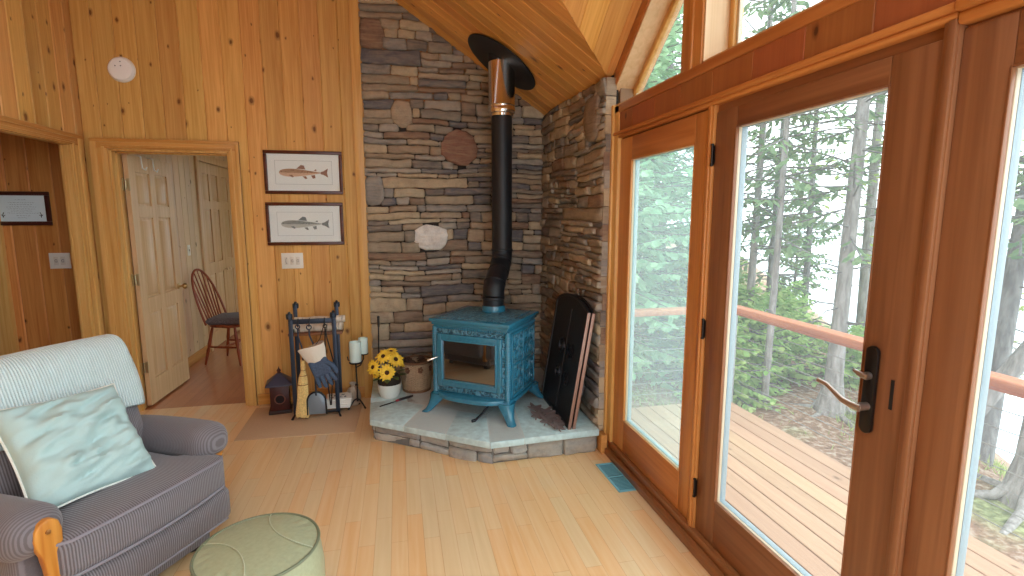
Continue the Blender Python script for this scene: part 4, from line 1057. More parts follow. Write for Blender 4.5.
mb = MB(); mb.tube([(0.135+0.0*i, 0.03*math.cos(2*math.pi*i/20), 0.275+0.03*math.sin(2*math.pi*i/20)) for i in range(20)], 0.004, 6, closed=True); mb.build('ring_handle', IRON, bk)
for w in (-2.2, -1.35, -0.55):
    mb = MB()
    for q in range(5):
        a = w+0.10*math.cos(q*1.256); z = 0.2+0.016*math.sin(q*1.256)
        c = (0.131*math.cos(a), 0.131*math.sin(a), z); mb.soft(c, (0.022,0.022,0.022), 0.009, 3)
    mb.build('leaf_decoration', RUST, bk)
mb = MB(); mb.lathe([(0.12,0.1),(0.124,0.2),(0.06,0.205),(0.001,0.205)], 24); mb.build('filling', plain('dark_filling', srgb(50,34,24), 0.95, bump=0.9, bscale=40), bk)
CONE = plain('pine_cone', srgb(74,52,40), 0.8)
def cone_mesh():
    mb = MB(); 
    mb.lathe([(0.004,0),(0.022,0.012),(0.025,0.03),(0.015,0.06),(0.002,0.078)], 10)
    for i in range(42):
        z = 0.006+0.068*i/42; w = i*2.4; r_ = (0.03*math.sin(math.pi*min(1, (z+0.02)/0.105)))
        c, s = math.cos(w), math.sin(w)
        a = 0.011
        v = [(r_*0.5*c, r_*0.5*s, z), ((r_+0.006)*c-a*s, (r_+0.006)*s+a*c, z+0.010), ((r_+0.009)*c, (r_+0.009)*s, z+0.014), ((r_+0.006)*c+a*s, (r_+0.006)*s-a*c, z+0.010), (r_*0.6*c, r_*0.6*s, z+0.004)]
        mb.add(v, [(0,1,2,3), (4,3,2,1), (0,3,4), (0,4,1)])
    return mb
pc = cone_mesh().build('pine_cone', CONE, None, smooth=0)
for k, (x, y, rx, rz, lab) in enumerate(((-0.055,-0.05,1.1,0.3,'dark pine cone at the front left of the woven basket'), (0.03,-0.065,1.3,2.2,'dark pine cone at the front middle of the woven basket'), (0.075,0.0,0.9,4.0,'dark pine cone beside the ring handle of the woven basket'), (-0.03,0.045,1.2,5.2,'dark pine cone at the back of the woven basket'))):
    o = pc if k == 0 else pc.copy()
    if k: col.objects.link(o)
    o.location = (0.115+x, 4.31+y, HZ+0.225); o.rotation_euler = (rx, 0.2, rz); tag(o, lab, 'pine cone', 'pine cones in the woven basket')

# tools near the hearth
mb = thing('fire_lighter', 'long black lighter with red band lying across the left hearth corner', 'lighter', (-0.05, 4.03, HZ), math.atan2(0.17, 0.25))
q = MB(); q.tube([(-0.16,0,0.006), (0.0,0,0.007)], 0.0045, 8); q.build('rod', IRON, mb)
q = MB(); q.tube([(0.0,0,0.011), (0.03,0,0.012), (0.12,0,0.011), (0.15,0,0.011)], [0.007,0.011,0.010,0.008], 10); q.build('grip', plain('black_grip', srgb(30,30,34), 0.5), mb)
q = MB(); q.tube([(-0.012,0,0.010), (0.012,0,0.011)], 0.0095, 10); q.build('red_band', plain('red_band', srgb(150,40,46), 0.5), mb)
pk = thing('fire_poker', 'black iron poker standing against the stone wall behind the flowers', 'poker', (-0.205, 4.60, HZ))
q = MB(); q.tube([(0.0,-0.10,0.0), (0.004,-0.02,0.4), (0.006,0.03,0.50)], 0.006, 8); q.build('shaft', IRON, pk)
q = MB(); q.tube([(0.006,0.03,0.49), (0.006,0.042,0.575)], [0.009,0.011], 10); q.lathe([(0.001,0),(0.012,0.004),(0.012,0.012),(0.001,0.018)], 10, (0.006,0.043,0.57)); q.build('handle', IRON, pk)
# ------------------------------------------------------------------ floor mat, vent
mt = MB(); mt.prism([(-1.235,3.95,0.0005),(-0.375,3.92,0.0005),(-0.355,4.56,0.0005),(-1.245,4.62,0.0005)], (0,0,0.006))
tag(mt.build('hearth_mat', plain('tan_mat', srgb(200,166,132), 0.85, bump=0.5, bscale=240, vary=0.08), bevel=0.002), 'thin tan floor mat under the iron tool stand', 'mat')
TEAL = plain('teal_metal', srgb(124,188,204), 0.4)
vt = thing('floor_vent', 'teal metal floor register beside the glazed door wall', 'floor vent', (1.307, 2.855, 0.0), R(1.5))
q = MB()
for (a, b, c, d) in ((-0.062,0.062,-0.18,-0.165), (-0.062,0.062,0.165,0.18), (-0.062,-0.048,-0.18,0.18), (0.048,0.062,-0.18,0.18), (-0.05,0.05,-0.006,0.006)): q.box(a, b, c, d, 0.0005, 0.006)
q.build('frame', TEAL, vt, bevel=0.002)
q = MB(); q.box(-0.05, 0.05, -0.168, 0.168, 0.0004, 0.0015); q.build('backing', plain('vent_dark', srgb(46,96,108), 0.6), vt)
q = MB()
for k in range(22):
    y = -0.158+0.316*k/21
    if abs(y) > 0.008: q.bar((-0.049, y, 0.003), (0.049, y, 0.003), 0.007, 0.003)
q.build('louvres', plain('teal_louvre', srgb(104,166,182), 0.4), vt)

# ------------------------------------------------------------------ iron tool stand
ts = thing('tool_stand', 'dark iron fireplace tool and log rack against the pine wall', 'tool stand', (-0.70, 4.41, 0.006))
fx, fy = (-0.165, 0.165), (-0.11, 0.10)
for sx in (0, 1):
    for sy in (0, 1):
        x, y = fx[sx], fy[sy]; h = 0.86 if sy == 0 else 0.90
        q = MB(); q.box(x-0.016, x+0.016, y-0.008, y+0.008, 0.03, h); p_ = q.build('post', IRON_BLUE, ts, bevel=0.003)
        q = MB()
        d = -1 if sy == 0 else 1
        q.tube([(x, y + d*(0.028*math.cos(w)-0.028)*-1*(1-i*0.012), h-0.005+0.03*math.sin(w)*(1-i*0.012)) for i, w in enumerate([math.pi*(1-i/14*1.7) for i in range(15)])], 0.010, 8)
        q.lathe([(0.001,-0.024),(0.024,-0.02),(0.026,0),(0.024,0.02),(0.001,0.024)], 12, (x, y+d*0.03, h-0.005)); q.build('scroll_finial', IRON_BLUE, p_)
        q = MB(); q.tube([(x, y, 0.034), (x*1.06, y+d*0.02, 0.026), (x*1.14, y+d*0.045, 0.004)], [0.009,0.008,0.010], 8); q.build('foot', IRON, p_)
for (z, w) in ((0.805, 0.034), ):
    q = MB(); q.box(fx[0], fx[1], fy[0]-0.006, fy[0]+0.006, z-0.02, z+0.02); q.build('top_bar', IRON_BLUE, ts, bevel=0.002)
q = MB(); q.box(fx[0], fx[1], fy[0]-0.005, fy[0]+0.005, 0.03, 0.052); q.build('bottom_bar', IRON, ts, bevel=0.002)
q = MB(); q.box(fx[0], fx[1], fy[1]-0.005, fy[1]+0.005, 0.03, 0.052); q.box(fx[0], fx[1], fy[1]-0.005, fy[1]+0.005, 0.69, 0.72); q.build('rear_bar', IRON, ts, bevel=0.002)
for x in fx:
    q = MB(); q.box(x-0.006, x+0.006, fy[0], fy[1], 0.03, 0.05); q.box(x-0.006, x+0.006, fy[0], fy[1], 0.70, 0.725); q.build('side_bar', IRON, ts, bevel=0.002)
for x in (-0.105, -0.02, 0.095):
    q = MB(); q.tube([(x, fy[0]-0.006, 0.83), (x, fy[0]-0.02, 0.80), (x, fy[0]-0.03, 0.775), (x, fy[0]-0.045, 0.772), (x, fy[0]-0.05, 0.79)], 0.005, 8); q.build('hook', IRON, ts)
q = MB(); q.box(-0.21, 0.215, -0.02, 0.13, 0.666, 0.688); q.build('log_shelf', wood_obj('shelf_wood', srgb(150,100,66), srgb(112,70,44), axis=0), ts, bevel=0.004)
# birch logs resting on the shelf
def birch():
    m, nt, b = mat('birch_bark'); L = nt.links; tc = N(nt, 'ShaderNodeTexCoord')
    mp = N(nt, 'ShaderNodeMapping'); mp.inputs['Scale'].default_value = (60, 9, 9); L.new(tc.outputs['Object'], mp.inputs['Vector'])
    no = N(nt, 'ShaderNodeTexNoise', Scale=1.0, Detail=4.0); L.new(mp.outputs[0], no.inputs['Vector'])
    r = ramp(nt, [(0.30, srgb(92,78,66)), (0.40, srgb(206,194,176)), (0.7, srgb(222,212,196))]); L.new(no.outputs['Fac'], r.inputs[0]); L.new(r.outputs[0], b.inputs['Base Color']); b.inputs['Roughness'].default_value = 0.7
    return m
BIRCH = birch(); CUT = plain('cut_wood', srgb(206,170,124), 0.8, vary=0.12, bscale=40)
def log(name, c, r_, l, label, rz=0.0):
    o = thing(name, label, 'log', c, rz, 'birch logs on the tool rack')
    rng = random.Random(int(c[2]*1000)); q = MB()
    q.tube([(-l/2+l*i/8, 0.004*math.sin(i), r_+0.003*math.cos(i*1.7)) for i in range(9)], [r_*rng.uniform(0.96,1.03) for _ in range(9)], 16); q.build('bark', BIRCH, o)
    for s in (-1, 1):
        q = MB(); q.tube([(s*l/2, 0.004*math.sin(0 if s < 0 else 8), r_+0.003*math.cos(0 if s < 0 else 13.6)), (s*(l/2+0.002), 0.004*math.sin(0 if s < 0 else 8), r_+0.003*math.cos(0 if s < 0 else 13.6))], r_*0.93, 16); q.build('cut_end', CUT, o)
log('birch_log', (-0.69, 4.44, 0.694), 0.036, 0.40, 'pale birch log lying on the iron rack shelf, lower front one')
log('birch_log', (-0.675, 4.505, 0.694), 0.032, 0.38, 'pale birch log on the iron rack shelf next to the pine wall')
log('birch_log', (-0.665, 4.468, 0.757), 0.03, 0.40, 'pale birch log topmost on the iron rack shelf', 0.03)

# hanging tools: broom, shovel, tongs, gloves
HB = 0.785
br = thing('hearth_broom', 'straw hearth broom hanging at the left of the iron tool stand', 'broom', (-0.812, 4.25, 0.035))
STRAW = plain('straw', srgb(222,190,124), 0.85, vary=0.2, bscale=90)
q = MB(); q.tube([(0.008,0,0.735), (0.008,0.0,0.66), (0.03,0,0.58), (0.034,0,0.55), (0.034,0,0.44)], 0.0065, 8); q.tube([(0.008+0.016*math.cos(2*math.pi*i/16), 0, 0.745+0.016*math.sin(2*math.pi*i/16)) for i in range(16)], 0.005, 6, closed=True); q.build('handle', IRON_BLUE, br)
q = MB(); rng = random.Random(3); n_ = 34
vs, f = [], []
prof = [(0.019,0.47,0.018),(0.020,0.42,0.018),(0.016,0.385,0.015),(0.030,0.33,0.022),(0.036,0.27,0.026),(0.042,0.14,0.03),(0.052,0.02,0.03),(0.05,0.0,0.028)]
for (a, z, b_) in prof:
    cx = 0.034 - 0.026*(1-z/0.48)
    for j in range(n_):
        w = 2*math.pi*j/n_; k = 1+0.07*(1 if j % 2 else -1)*(1 if z < 0.37 else 0.3)
        vs.append((cx+a*k*math.cos(w), b_*k*math.sin(w), z+(rng.uniform(-0.012,0.008) if z < 0.03 else 0)))
for i in range(len(prof)-1):
    for j in range(n_): f.append(((i+1)*n_+j, (i+1)*n_+(j+1) % n_, i*n_+(j+1) % n_, i*n_+j))
f += [tuple(range(n_)), tuple(range(len(prof)*n_-1, (len(prof)-1)*n_-1, -1))]
q.add(vs, f); q.build('bristles', STRAW, br, smooth=20)
for z, a in ((0.388, 0.017), (0.345, 0.028), (0.27, 0.037)):
    q = MB(); cx = 0.034-0.026*(1-z/0.48); q.tube([(cx+a*math.cos(2*math.pi*i/20), a*0.82*math.sin(2*math.pi*i/20), z) for i in range(20)], 0.003, 6, closed=True); q.build('binding', plain('twine', srgb(150,100,60), 0.9), br)
sh = thing('hearth_shovel', 'small iron ash shovel hanging in the middle of the tool stand', 'shovel', (-0.725, 4.235, 0.05))
q = MB(); q.tube([(0.008,0,0.71), (0.008,0,0.66), (0.032,0,0.59), (0.034,0,0.45), (0.034,0,0.16)], 0.0065, 8); q.tube([(0.008+0.018*math.cos(2*math.pi*i/16), 0, 0.725+0.018*math.sin(2*math.pi*i/16)) for i in range(16)], 0.005, 6, closed=True); q.build('handle', IRON_BLUE, sh)
out = [(-0.074,0.0),(0.074,0.0),(0.072,0.11)] + [(0.072*math.cos(w), 0.11+0.08*math.sin(w)) for w in [math.pi*i/10 for i in range(1,10)]] + [(-0.072,0.11)]
q = MB(); q.prism([(x+0.034, 0.006, z) for x, z in out], (0, 0.005, 0)); q.build('blade', plain('blue_grey_steel', srgb(138,154,168), 0.35, metal=0.5), sh, bevel=0.001)
q = MB(); rim = [(x+0.034, 0.0, z) for x, z in out[1:]] + [(-0.074+0.034, 0, 0)]; q.tube(rim, 0.0075, 6); q.build('rim', IRON, sh)
tg = thing('fire_tongs', 'thin iron fire tongs hanging behind the work glove on the tool stand', 'tongs', (-0.60, 4.262, 0.06))
q = MB(); q.tube([(0,0,0.70), (-0.004,0,0.62), (-0.012,0.004,0.4), (0.012,0.004,0.05)], 0.005, 8); q.tube([(0,0,0.70), (0.01,0,0.62), (0.05,0.004,0.42), (0.018,0.004,0.05)], 0.005, 8); q.tube([(0.014*math.cos(2*math.pi*i/14), 0, 0.715+0.014*math.sin(2*math.pi*i/14)) for i in range(14)], 0.0045, 6, closed=True)
q.build('arms', IRON, tg)
# work glove, cuff up
gv = thing('work_glove', 'grey work glove with a white cuff hanging from the tool stand, fingers down', 'glove', (-0.665, 4.205, 0.515))
GB = plain('blue_grey_suede', srgb(72,88,112), 0.9, bump=0.3, bscale=90, vary=0.25)
GW = plain('cream_cuff', srgb(228,218,202), 0.85, bump=0.2, bscale=80)
tilt = Matrix.Rotation(R(-20), 4, 'Y') @ Matrix.Scale(1.2, 4)
q = MB(); q.M = tilt; vs, f = [], []
for i, (w, d, z) in enumerate(((0.088,0.026,0.10), (0.078,0.024,0.05), (0.062,0.022,0.0), (0.058,0.02,-0.01))):
    for j in range(24):
        a = 2*math.pi*j/24; vs.append((w*math.cos(a), d*math.sin(a)*(1+0.15*math.sin(3*a)), z+0.008*math.sin(2*a)*(i == 0)))
for i in range(3):
    for j in range(24): f.append(((i+1)*24+j, (i+1)*24+(j+1) % 24, i*24+(j+1) % 24, i*24+j))
f.append(tuple(range(24))); q.add(vs, f); q.build('cuff', GW, gv)
q = MB(); q.M = tilt; q.soft((0.0,0,-0.055), (0.125,0.04,0.125), 0.018, 8); q.build('palm', GB, gv, weld=True)
for k, (x, l, a) in enumerate(((-0.046,0.085,-6), (-0.016,0.10,-1), (0.016,0.098,3), (0.045,0.08,9))):
    q = MB(); q.M = tilt @ Matrix.Translation((x,0,-0.10)) @ Matrix.Rotation(R(-a), 4, 'Y')
    q.tube([(0,0,0.02), (0,-0.004,-l*0.45), (0,-0.002,-l*0.8), (0,0.006,-l)], [0.0165,0.0165,0.015,0.009], 10); q.build('finger', GB, gv)
q = MB(); q.M = tilt; q.tube([(0.045,-0.005,-0.03), (0.078,-0.012,-0.07), (0.086,-0.016,-0.115), (0.083,-0.016,-0.13)], [0.018,0.017,0.015,0.009], 10); q.build('thumb', GB, gv)
q = MB(); q.tube([(-0.02,0.012,0.10), (0.03,0.006,0.17), (0.055,0.02,0.255)], 0.0035, 6); q.build('hanging_loop', IRON, gv)
# newspapers at the foot of the rack
PAPER = plain('paper', srgb(232,230,224), 0.8)
np_ = thing('newspaper_stack', 'stack of white papers with a grey leaf print at the rack foot', 'paper stack', (-0.535, 4.40, 0.058))
for k in range(5):
    q = MB(); q.M = Matrix.Rotation(R(-4+k*2.5), 4, 'Z'); q.box(-0.10, 0.10, -0.085, 0.085, 0.016*k, 0.016*k+0.014); q.build('sheet', PAPER, np_, bevel=0.004)
q = MB(); q.M = Matrix.Rotation(R(6), 4, 'Z')
for (x, y, a, l) in ((-0.05,-0.02,0.3,0.05), (-0.03,0.02,1.0,0.045), (0.01,-0.03,-0.3,0.05), (0.03,0.02,0.5,0.05), (0.05,-0.03,1.4,0.04), (-0.06,0.04,-0.5,0.04)):
    c, s = math.cos(a), math.sin(a); pts = [(-l/2,0),(0,0.011),(l/2,0),(0,-0.011)]
    q.prism([(x+p*c-r_*s, y+p*s+r_*c, 0.0783) for p, r_ in pts], (0,0,0.0006))
tag(q.build('leaf_print', plain('grey_print', srgb(98,112,122), 0.8), np_), 'grey leaf print')
# ------------------------------------------------------------------ lantern
RED = plain('oxblood_paint', srgb(66,24,18), 0.45, vary=0.25, bscale=20)
ln = thing('lantern', 'dark red lantern with pointed roof and round opening in the wall corner', 'lantern', (-1.02, 4.50, 0.006), R(8))
q = MB(); q.box(-0.075, 0.075, -0.065, 0.065, 0.025, 0.255); q.build('body', RED, ln, bevel=0.004)
q = MB(); q.box(-0.09, 0.09, -0.08, 0.08, 0.0, 0.028); q.build('base', plain('dark_base', srgb(44,24,20), 0.5), ln, bevel=0.004)
q = MB(); vs = [(-0.105,-0.095,0.25),(0.105,-0.095,0.25),(0.105,0.095,0.25),(-0.105,0.095,0.25),(-0.014,-0.014,0.335),(0.014,-0.014,0.335),(0.014,0.014,0.335),(-0.014,0.014,0.335),(-0.105,-0.095,0.24),(0.105,-0.095,0.24),(0.105,0.095,0.24),(-0.105,0.095,0.24)]
q.add(vs, [(0,1,5,4),(1,2,6,5),(2,3,7,6),(3,0,4,7),(4,5,6,7),(8,9,1,0),(9,10,2,1),(10,11,3,2),(11,8,0,3),(11,10,9,8)]); rf = q.build('roof', plain('slate_blue_roof', srgb(58,60,78), 0.4), ln, bevel=0.003)
q = MB(); q.lathe([(0.016,0.333),(0.012,0.345),(0.018,0.356),(0.006,0.372),(0.001,0.392)], 14); q.build('finial', RED, rf)
q = MB(); q.tube([(0.038*math.cos(2*math.pi*i/28), -0.067, 0.125+0.038*math.sin(2*math.pi*i/28)) for i in range(28)], 0.005, 8, closed=True); q.build('ring_trim', plain('worn_ring', srgb(120,70,56), 0.5), ln)
q = MB(); q.M = Matrix.Translation((0,-0.066,0.125)) @ Matrix.Rotation(R(90), 4, 'X'); q.lathe([(0.036,0),(0.036,0.004)], 28); q.build('opening', plain('dark_hole', srgb(22,8,8), 0.9), ln)
# ------------------------------------------------------------------ candle stand, sack
CG = plain('mint_frosted_glass', srgb(226,246,240), 0.2)
cs = thing('candle_stand', 'tall black iron stand holding two pale mint glass candle shades', 'candle stand', (-0.39, 4.43, 0.006))
q = MB(); q.tube([(0,0,0.06), (0.004,0,0.2), (0,0,0.40)], 0.007, 10); q.lathe([(0.003,0),(0.014,0.004),(0.014,0.012),(0.007,0.02)], 12, (0,0,0.2)); q.build('pole', IRON, cs)
for a in (-2.6, -0.6, 1.5):
    q = MB(); c, s = math.cos(a), math.sin(a); q.tube([(0,0,0.085), (0.03*c,0.03*s,0.075), (0.06*c,0.06*s,0.04), (0.085*c,0.085*s,0.006)], [0.007,0.007,0.006,0.008], 8); q.build('leg', IRON, cs)
q = MB(); q.lathe([(0.002,0.395),(0.052,0.40),(0.056,0.41),(0.05,0.412),(0.002,0.408)], 24); q.tube([(0,0,0.43),(-0.04,0.0,0.425),(-0.062,0,0.43),(-0.066,0,0.46)], 0.005, 8); q.build('cup', IRON, cs)
q = MB(); q.lathe([(0.045,0.412),(0.05,0.42),(0.05,0.585),(0.046,0.585),(0.046,0.42)], 28, cap=False); q.build('glass_shade', CG, cs)
q = MB(); q.lathe([(0.03,0.412),(0.03,0.53),(0.001,0.532)], 20); q.build('candle', plain('grey_green_wax', srgb(150,180,170), 0.6), cs)
q = MB(); q.tube([(0,0,0.36),(0.035,0.03,0.37),(0.062,0.055,0.42),(0.062,0.055,0.465)], 0.005, 8); q.lathe([(0.002,0.455),(0.042,0.46),(0.044,0.468),(0.002,0.466)], 20, (0.062,0.055,0)); q.build('branch', IRON, cs)
q = MB(); q.lathe([(0.036,0.468),(0.04,0.475),(0.04,0.605),(0.036,0.605),(0.036,0.475)], 24, (0.062,0.055,0), cap=False); q.build('glass_shade', CG, cs)
sk = thing('cloth_sack', 'small mottled pale cloth sack at the foot of the iron candle stand', 'sack', (-0.43, 4.51, 0.006))
q = MB(); q.soft((0,0,0.085), (0.11,0.09,0.165), 0.05, 8, (0.012,0.01,0.01), fn=lambda p: Vector((p.x*(1-0.25*max(0, p.z)/0.08), p.y, p.z))); q.build('bag', plain('mottled_linen', srgb(170,150,130), 0.9, bump=0.5, bscale=30, vary=0.3), sk, weld=True)
q = MB(); q.lathe([(0.022,0.16),(0.016,0.175),(0.03,0.20),(0.026,0.205),(0.012,0.18)], 16); q.build('gathered_neck', plain('linen_neck', srgb(190,176,158), 0.9), sk)

# ------------------------------------------------------------------ wall things
def fish(parent, x0, x1, zc, y, body, spots, belly, up):
    L_ = x1-x0; n_ = 40
    topc = lambda t: 0.5*(0.16*math.sin(math.pi*min(1, t*1.04)**0.62)**0.9)*L_*(1-0.35*t)+0.012*L_
    botc = lambda t: 0.5*(0.17*math.sin(math.pi*min(1, t*1.04)**0.66)**0.9)*L_*(1-0.4*t)+0.010*L_
    bd = [(x0+L_*0.86*i/n_, zc+topc(i/n_)*(1 if i else 0.15)) for i in range(n_+1)]
    bt = [(x0+L_*0.86*i/n_, zc-botc(i/n_)*(1 if i else 0.15)) for i in range(n_+1)]
    q = MB(); vs = [(x, y, z) for x, z in bd] + [(x, y, (z1+z2)/2) for (x, z1), (_, z2) in zip(bd, bt)] + [(x, y, z) for x, z in bt]; k = n_+1; f = []
    q.add(vs, [(i+k, i+1+k, i+1, i) for i in range(n_)], 0); q.add(vs, [(i+2*k, i+1+2*k, i+1+k, i+k) for i in range(n_)], 1)
    xt = x0+L_*0.85
    q.add([(xt,y-0.0003,zc+0.022*L_),(xt+0.06*L_,y-0.0003,zc+0.04*L_),(x1,y-0.0003,zc+0.10*L_),(x1-0.02*L_,y-0.0003,zc),(x1,y-0.0003,zc-0.095*L_),(xt+0.06*L_,y-0.0003,zc-0.04*L_),(xt,y-0.0003,zc-0.022*L_)], [(6,5,4,3,2,1,0)], 2)
    for pts in (((0.36,0.085),(0.46,0.165),(0.52,0.155),(0.55,0.07)), ((0.72,0.05),(0.76,0.078),(0.78,0.07),(0.775,0.04)), ((0.48,-0.075),(0.54,-0.13),(0.58,-0.125),(0.555,-0.07)), ((0.66,-0.055),(0.70,-0.12),(0.75,-0.11),(0.745,-0.04)), ((0.2,-0.05),(0.27,-0.10),(0.30,-0.09),(0.27,-0.045))):
        p = [(x0+L_*a*0.98, y-0.0004, zc+L_*b_) for a, b_ in pts]
        vv = p if (p[1][2] > p[0][2]) else p[::-1]
        q.add(vv, [(0,3,2,1) if vv is p else (0,3,2,1)], 2)
    rng = random.Random(int(zc*100))
    for i in range(70):
        t = rng.uniform(0.14, 0.8); z = zc+topc(t)*rng.uniform(-0.2, 0.85); x = x0+L_*0.86*t; r_ = 0.0022
        q.add([(x+r_*math.cos(w), y-0.0006, z+r_*math.sin(w)) for w in [2*math.pi*j/6 for j in range(6)]], [(5,4,3,2,1,0)], 3)
    q.add([(x0+L_*0.05+0.004*math.cos(w), y-0.0008, zc+0.008+0.004*math.sin(w)) for w in [2*math.pi*j/8 for j in range(8)]], [tuple(range(7,-1,-1))], 3)
    return q.build('fish_print', [body, belly, up, spots], parent, smooth=0)
MAHOG = wood_obj('mahogany_frame', srgb(92,44,28), srgb(62,28,20), axis=0, rough=0.3)
def picture(label, xc, zc, w, h, colors):
    o = thing('framed_picture', label, 'picture', (xc, YB, zc), group='fish pictures on the pine wall')
    q = MB(); d = 0.024; fw = 0.027
    for (a, b_, c, e) in ((-w/2, w/2, h/2-fw, h/2), (-w/2, w/2, -h/2, -h/2+fw), (-w/2, -w/2+fw, -h/2+fw, h/2-fw), (w/2-fw, w/2, -h/2+fw, h/2-fw)): q.box(a, b_, -d, 0, c, e)
    q.build('frame', MAHOG, o, bevel=0.005)
    q = MB(); q.box(-w/2+0.015, w/2-0.015, -0.012, -0.002, -h/2+0.015, h/2-0.015); mt_ = q.build('mat_board', plain('mat_white', srgb(240,246,246), 0.7), o)
    q = MB(); a, b_ = w/2-0.085, h/2-0.08
    for (x0, x1, z0, z1) in ((-a, a, b_-0.0025, b_), (-a, a, -b_, -b_+0.0025), (-a, -a+0.0025, -b_, b_), (a-0.0025, a, -b_, b_)): q.box(x0, x1, -0.0135, -0.0118, z0, z1)
    q.build('mat_line', plain('mat_line', srgb(176,186,188), 0.7), mt_)
    fish(mt_, -w/2+0.115, w/2-0.118, -0.002, -0.0126, *colors)
    q = MB(); q.box(-w/2+0.02, w/2-0.02, -0.0185, -0.0165, -h/2+0.02, h/2-0.02)
    q.build('picture_glass', glass_mat('picture_glass', 0.01, (0.98,0.99,0.99)), o, smooth=0)
picture('dark wood framed print of a reddish brown trout, upper fish picture', -0.768, 2.014, 0.625, 0.358,
        (plain('trout_brown', srgb(178,142,116), 0.8), plain('trout_spots', srgb(110,80,66), 0.8), plain('trout_belly', srgb(214,180,156), 0.8), plain('trout_fin', srgb(150,112,98), 0.8)))
picture('dark wood framed print of a grey salmon, lower of the two above the light switch', -0.777, 1.583, 0.622, 0.362,
        (plain('salmon_grey', srgb(146,152,150), 0.8), plain('salmon_spots', srgb(84,90,92), 0.8), plain('salmon_belly', srgb(190,192,186), 0.8), plain('salmon_fin', srgb(122,130,132), 0.8)))
# switch plates
def switch(label, loc, rz, w, h, n_, dimmer=False):
    o = thing('switch_plate', label, 'light switch', loc, rz)
    q = MB(); q.box(-w/2, w/2, -0.006, 0, -h/2, h/2); q.build('plate', plain('plate_white', srgb(234,232,222), 0.35), o, bevel=0.003)
    for i in range(n_):
        x = (i-(n_-1)/2)*0.046
        q = MB(); q.box(x-0.017, x+0.017, -0.0085, -0.005, -0.034, 0.034); r_ = q.build('rocker', plain('rocker_white', srgb(222,218,206), 0.3), o, bevel=0.002)
        q = MB()
        if dimmer and i == 0: q.tube([(x+0.01*math.cos(w_)+0.004, -0.0095, 0.026*math.sin(w_)) for w_ in [math.pi/2+math.pi*j/10 for j in range(11)]], 0.002, 6)
        else: q.tube([(x+0.009*math.cos(w_), -0.0095, 0.011*math.sin(w_)) for w_ in [0.7+5.0*j/14 for j in range(15)]], 0.0018, 6); q.box(x, x+0.009, -0.0105, -0.0085, -0.003, 0.001)
        q.build('marking', plain('switch_grey', srgb(110,108,102), 0.5), r_)
    return o
switch('white three-gang switch plate on the pine wall below the fish pictures', (-0.902, YB, 1.267), 0, 0.175, 0.135, 3, True)
switch('beige switch plate on the red pine wall of the hall below the certificate', (-2.645, YB+0.042, 1.296), 0, 0.145, 0.125, 2)
switch('pale switch plate on the bedroom wall between the two panelled doors', (BX, 6.38, 1.27), R(90), 0.075, 0.12, 1)
# smoke detector
sd = thing('smoke_detector', 'round white smoke detector high on the pine wall above the doorway', 'smoke detector', (-2.055, YB, 2.772))
RX = Matrix.Rotation(R(90), 4, 'X')
q = MB(); q.M = RX; q.lathe([(0.088,0),(0.09,0.006),(0.088,0.022),(0.08,0.032),(0.06,0.036),(0.001,0.037)], 40); q.build('housing', plain('detector_white', srgb(248,250,250), 0.4), sd)
q = MB(); q.M = RX; q.lathe([(0.094,0),(0.096,0.004),(0.094,0.01)], 40); q.build('base_ring', WHITE, sd)
DG = plain('detector_grey', srgb(140,150,156), 0.5)
for x, y in ((-0.03,0.02), (0.008,0.022), (0.006,0.052)):
    q = MB(); q.M = RX; q.lathe([(0.0055,0.033),(0.005,0.0375),(0.001,0.0378)], 12, (x, y, 0)); q.build('vent_dot', DG, sd)
# certificate in the hall
ct = thing('framed_certificate', 'dark framed certificate hanging on the red pine wall of the hall', 'certificate', (-2.855, YB+0.042, 1.708))
q = MB(); w, h, fw = 0.385, 0.26, 0.03
for (a, b_, c, e) in ((-w/2, w/2, h/2-fw, h/2), (-w/2, w/2, -h/2, -h/2+fw), (-w/2, -w/2+fw, -h/2+fw, h/2-fw), (w/2-fw, w/2, -h/2+fw, h/2-fw)): q.box(a, b_, -0.022, 0, c, e)
q.build('frame', plain('dark_red_frame', srgb(72,34,26), 0.35), ct, bevel=0.004)
q = MB(); q.box(-w/2+0.02, w/2-0.02, -0.010, -0.002, -h/2+0.02, h/2-0.02); pp = q.build('paper', plain('certificate_paper', srgb(224,240,244), 0.6), ct)
q = MB(); rng = random.Random(8)
for i, (ww, z) in enumerate(((0.07,0.068), (0.17,0.045), (0.15,0.03), (0.20,0.012), (0.18,-0.004), (0.14,-0.02), (0.19,-0.036), (0.08,-0.055), (0.06,-0.072))):
    x = -ww/2
    while x < ww/2:
        l = rng.uniform(0.006, 0.02); q.tube([(x+l*j/4, -0.0105, z+rng.uniform(-0.0025, 0.0025)) for j in range(5)], 0.0008, 4); x += l+0.006
q.build('writing', plain('ink', srgb(96,106,116), 0.7), pp)
q = MB()
for s in (-1, 1): q.tube([(s*0.125, -0.0105, -0.07), (s*0.128, -0.0105, -0.05), (s*0.12, -0.0105, -0.03)], 0.003, 5); q.tube([(s*0.125, -0.0105, -0.06), (s*0.138, -0.0105, -0.048)], 0.0022, 5); q.tube([(s*0.125, -0.0105, -0.06), (s*0.112, -0.0105, -0.05)], 0.0022, 5)
q.build('corner_sprig', plain('sprig_ink', srgb(60,70,66), 0.7), pp)

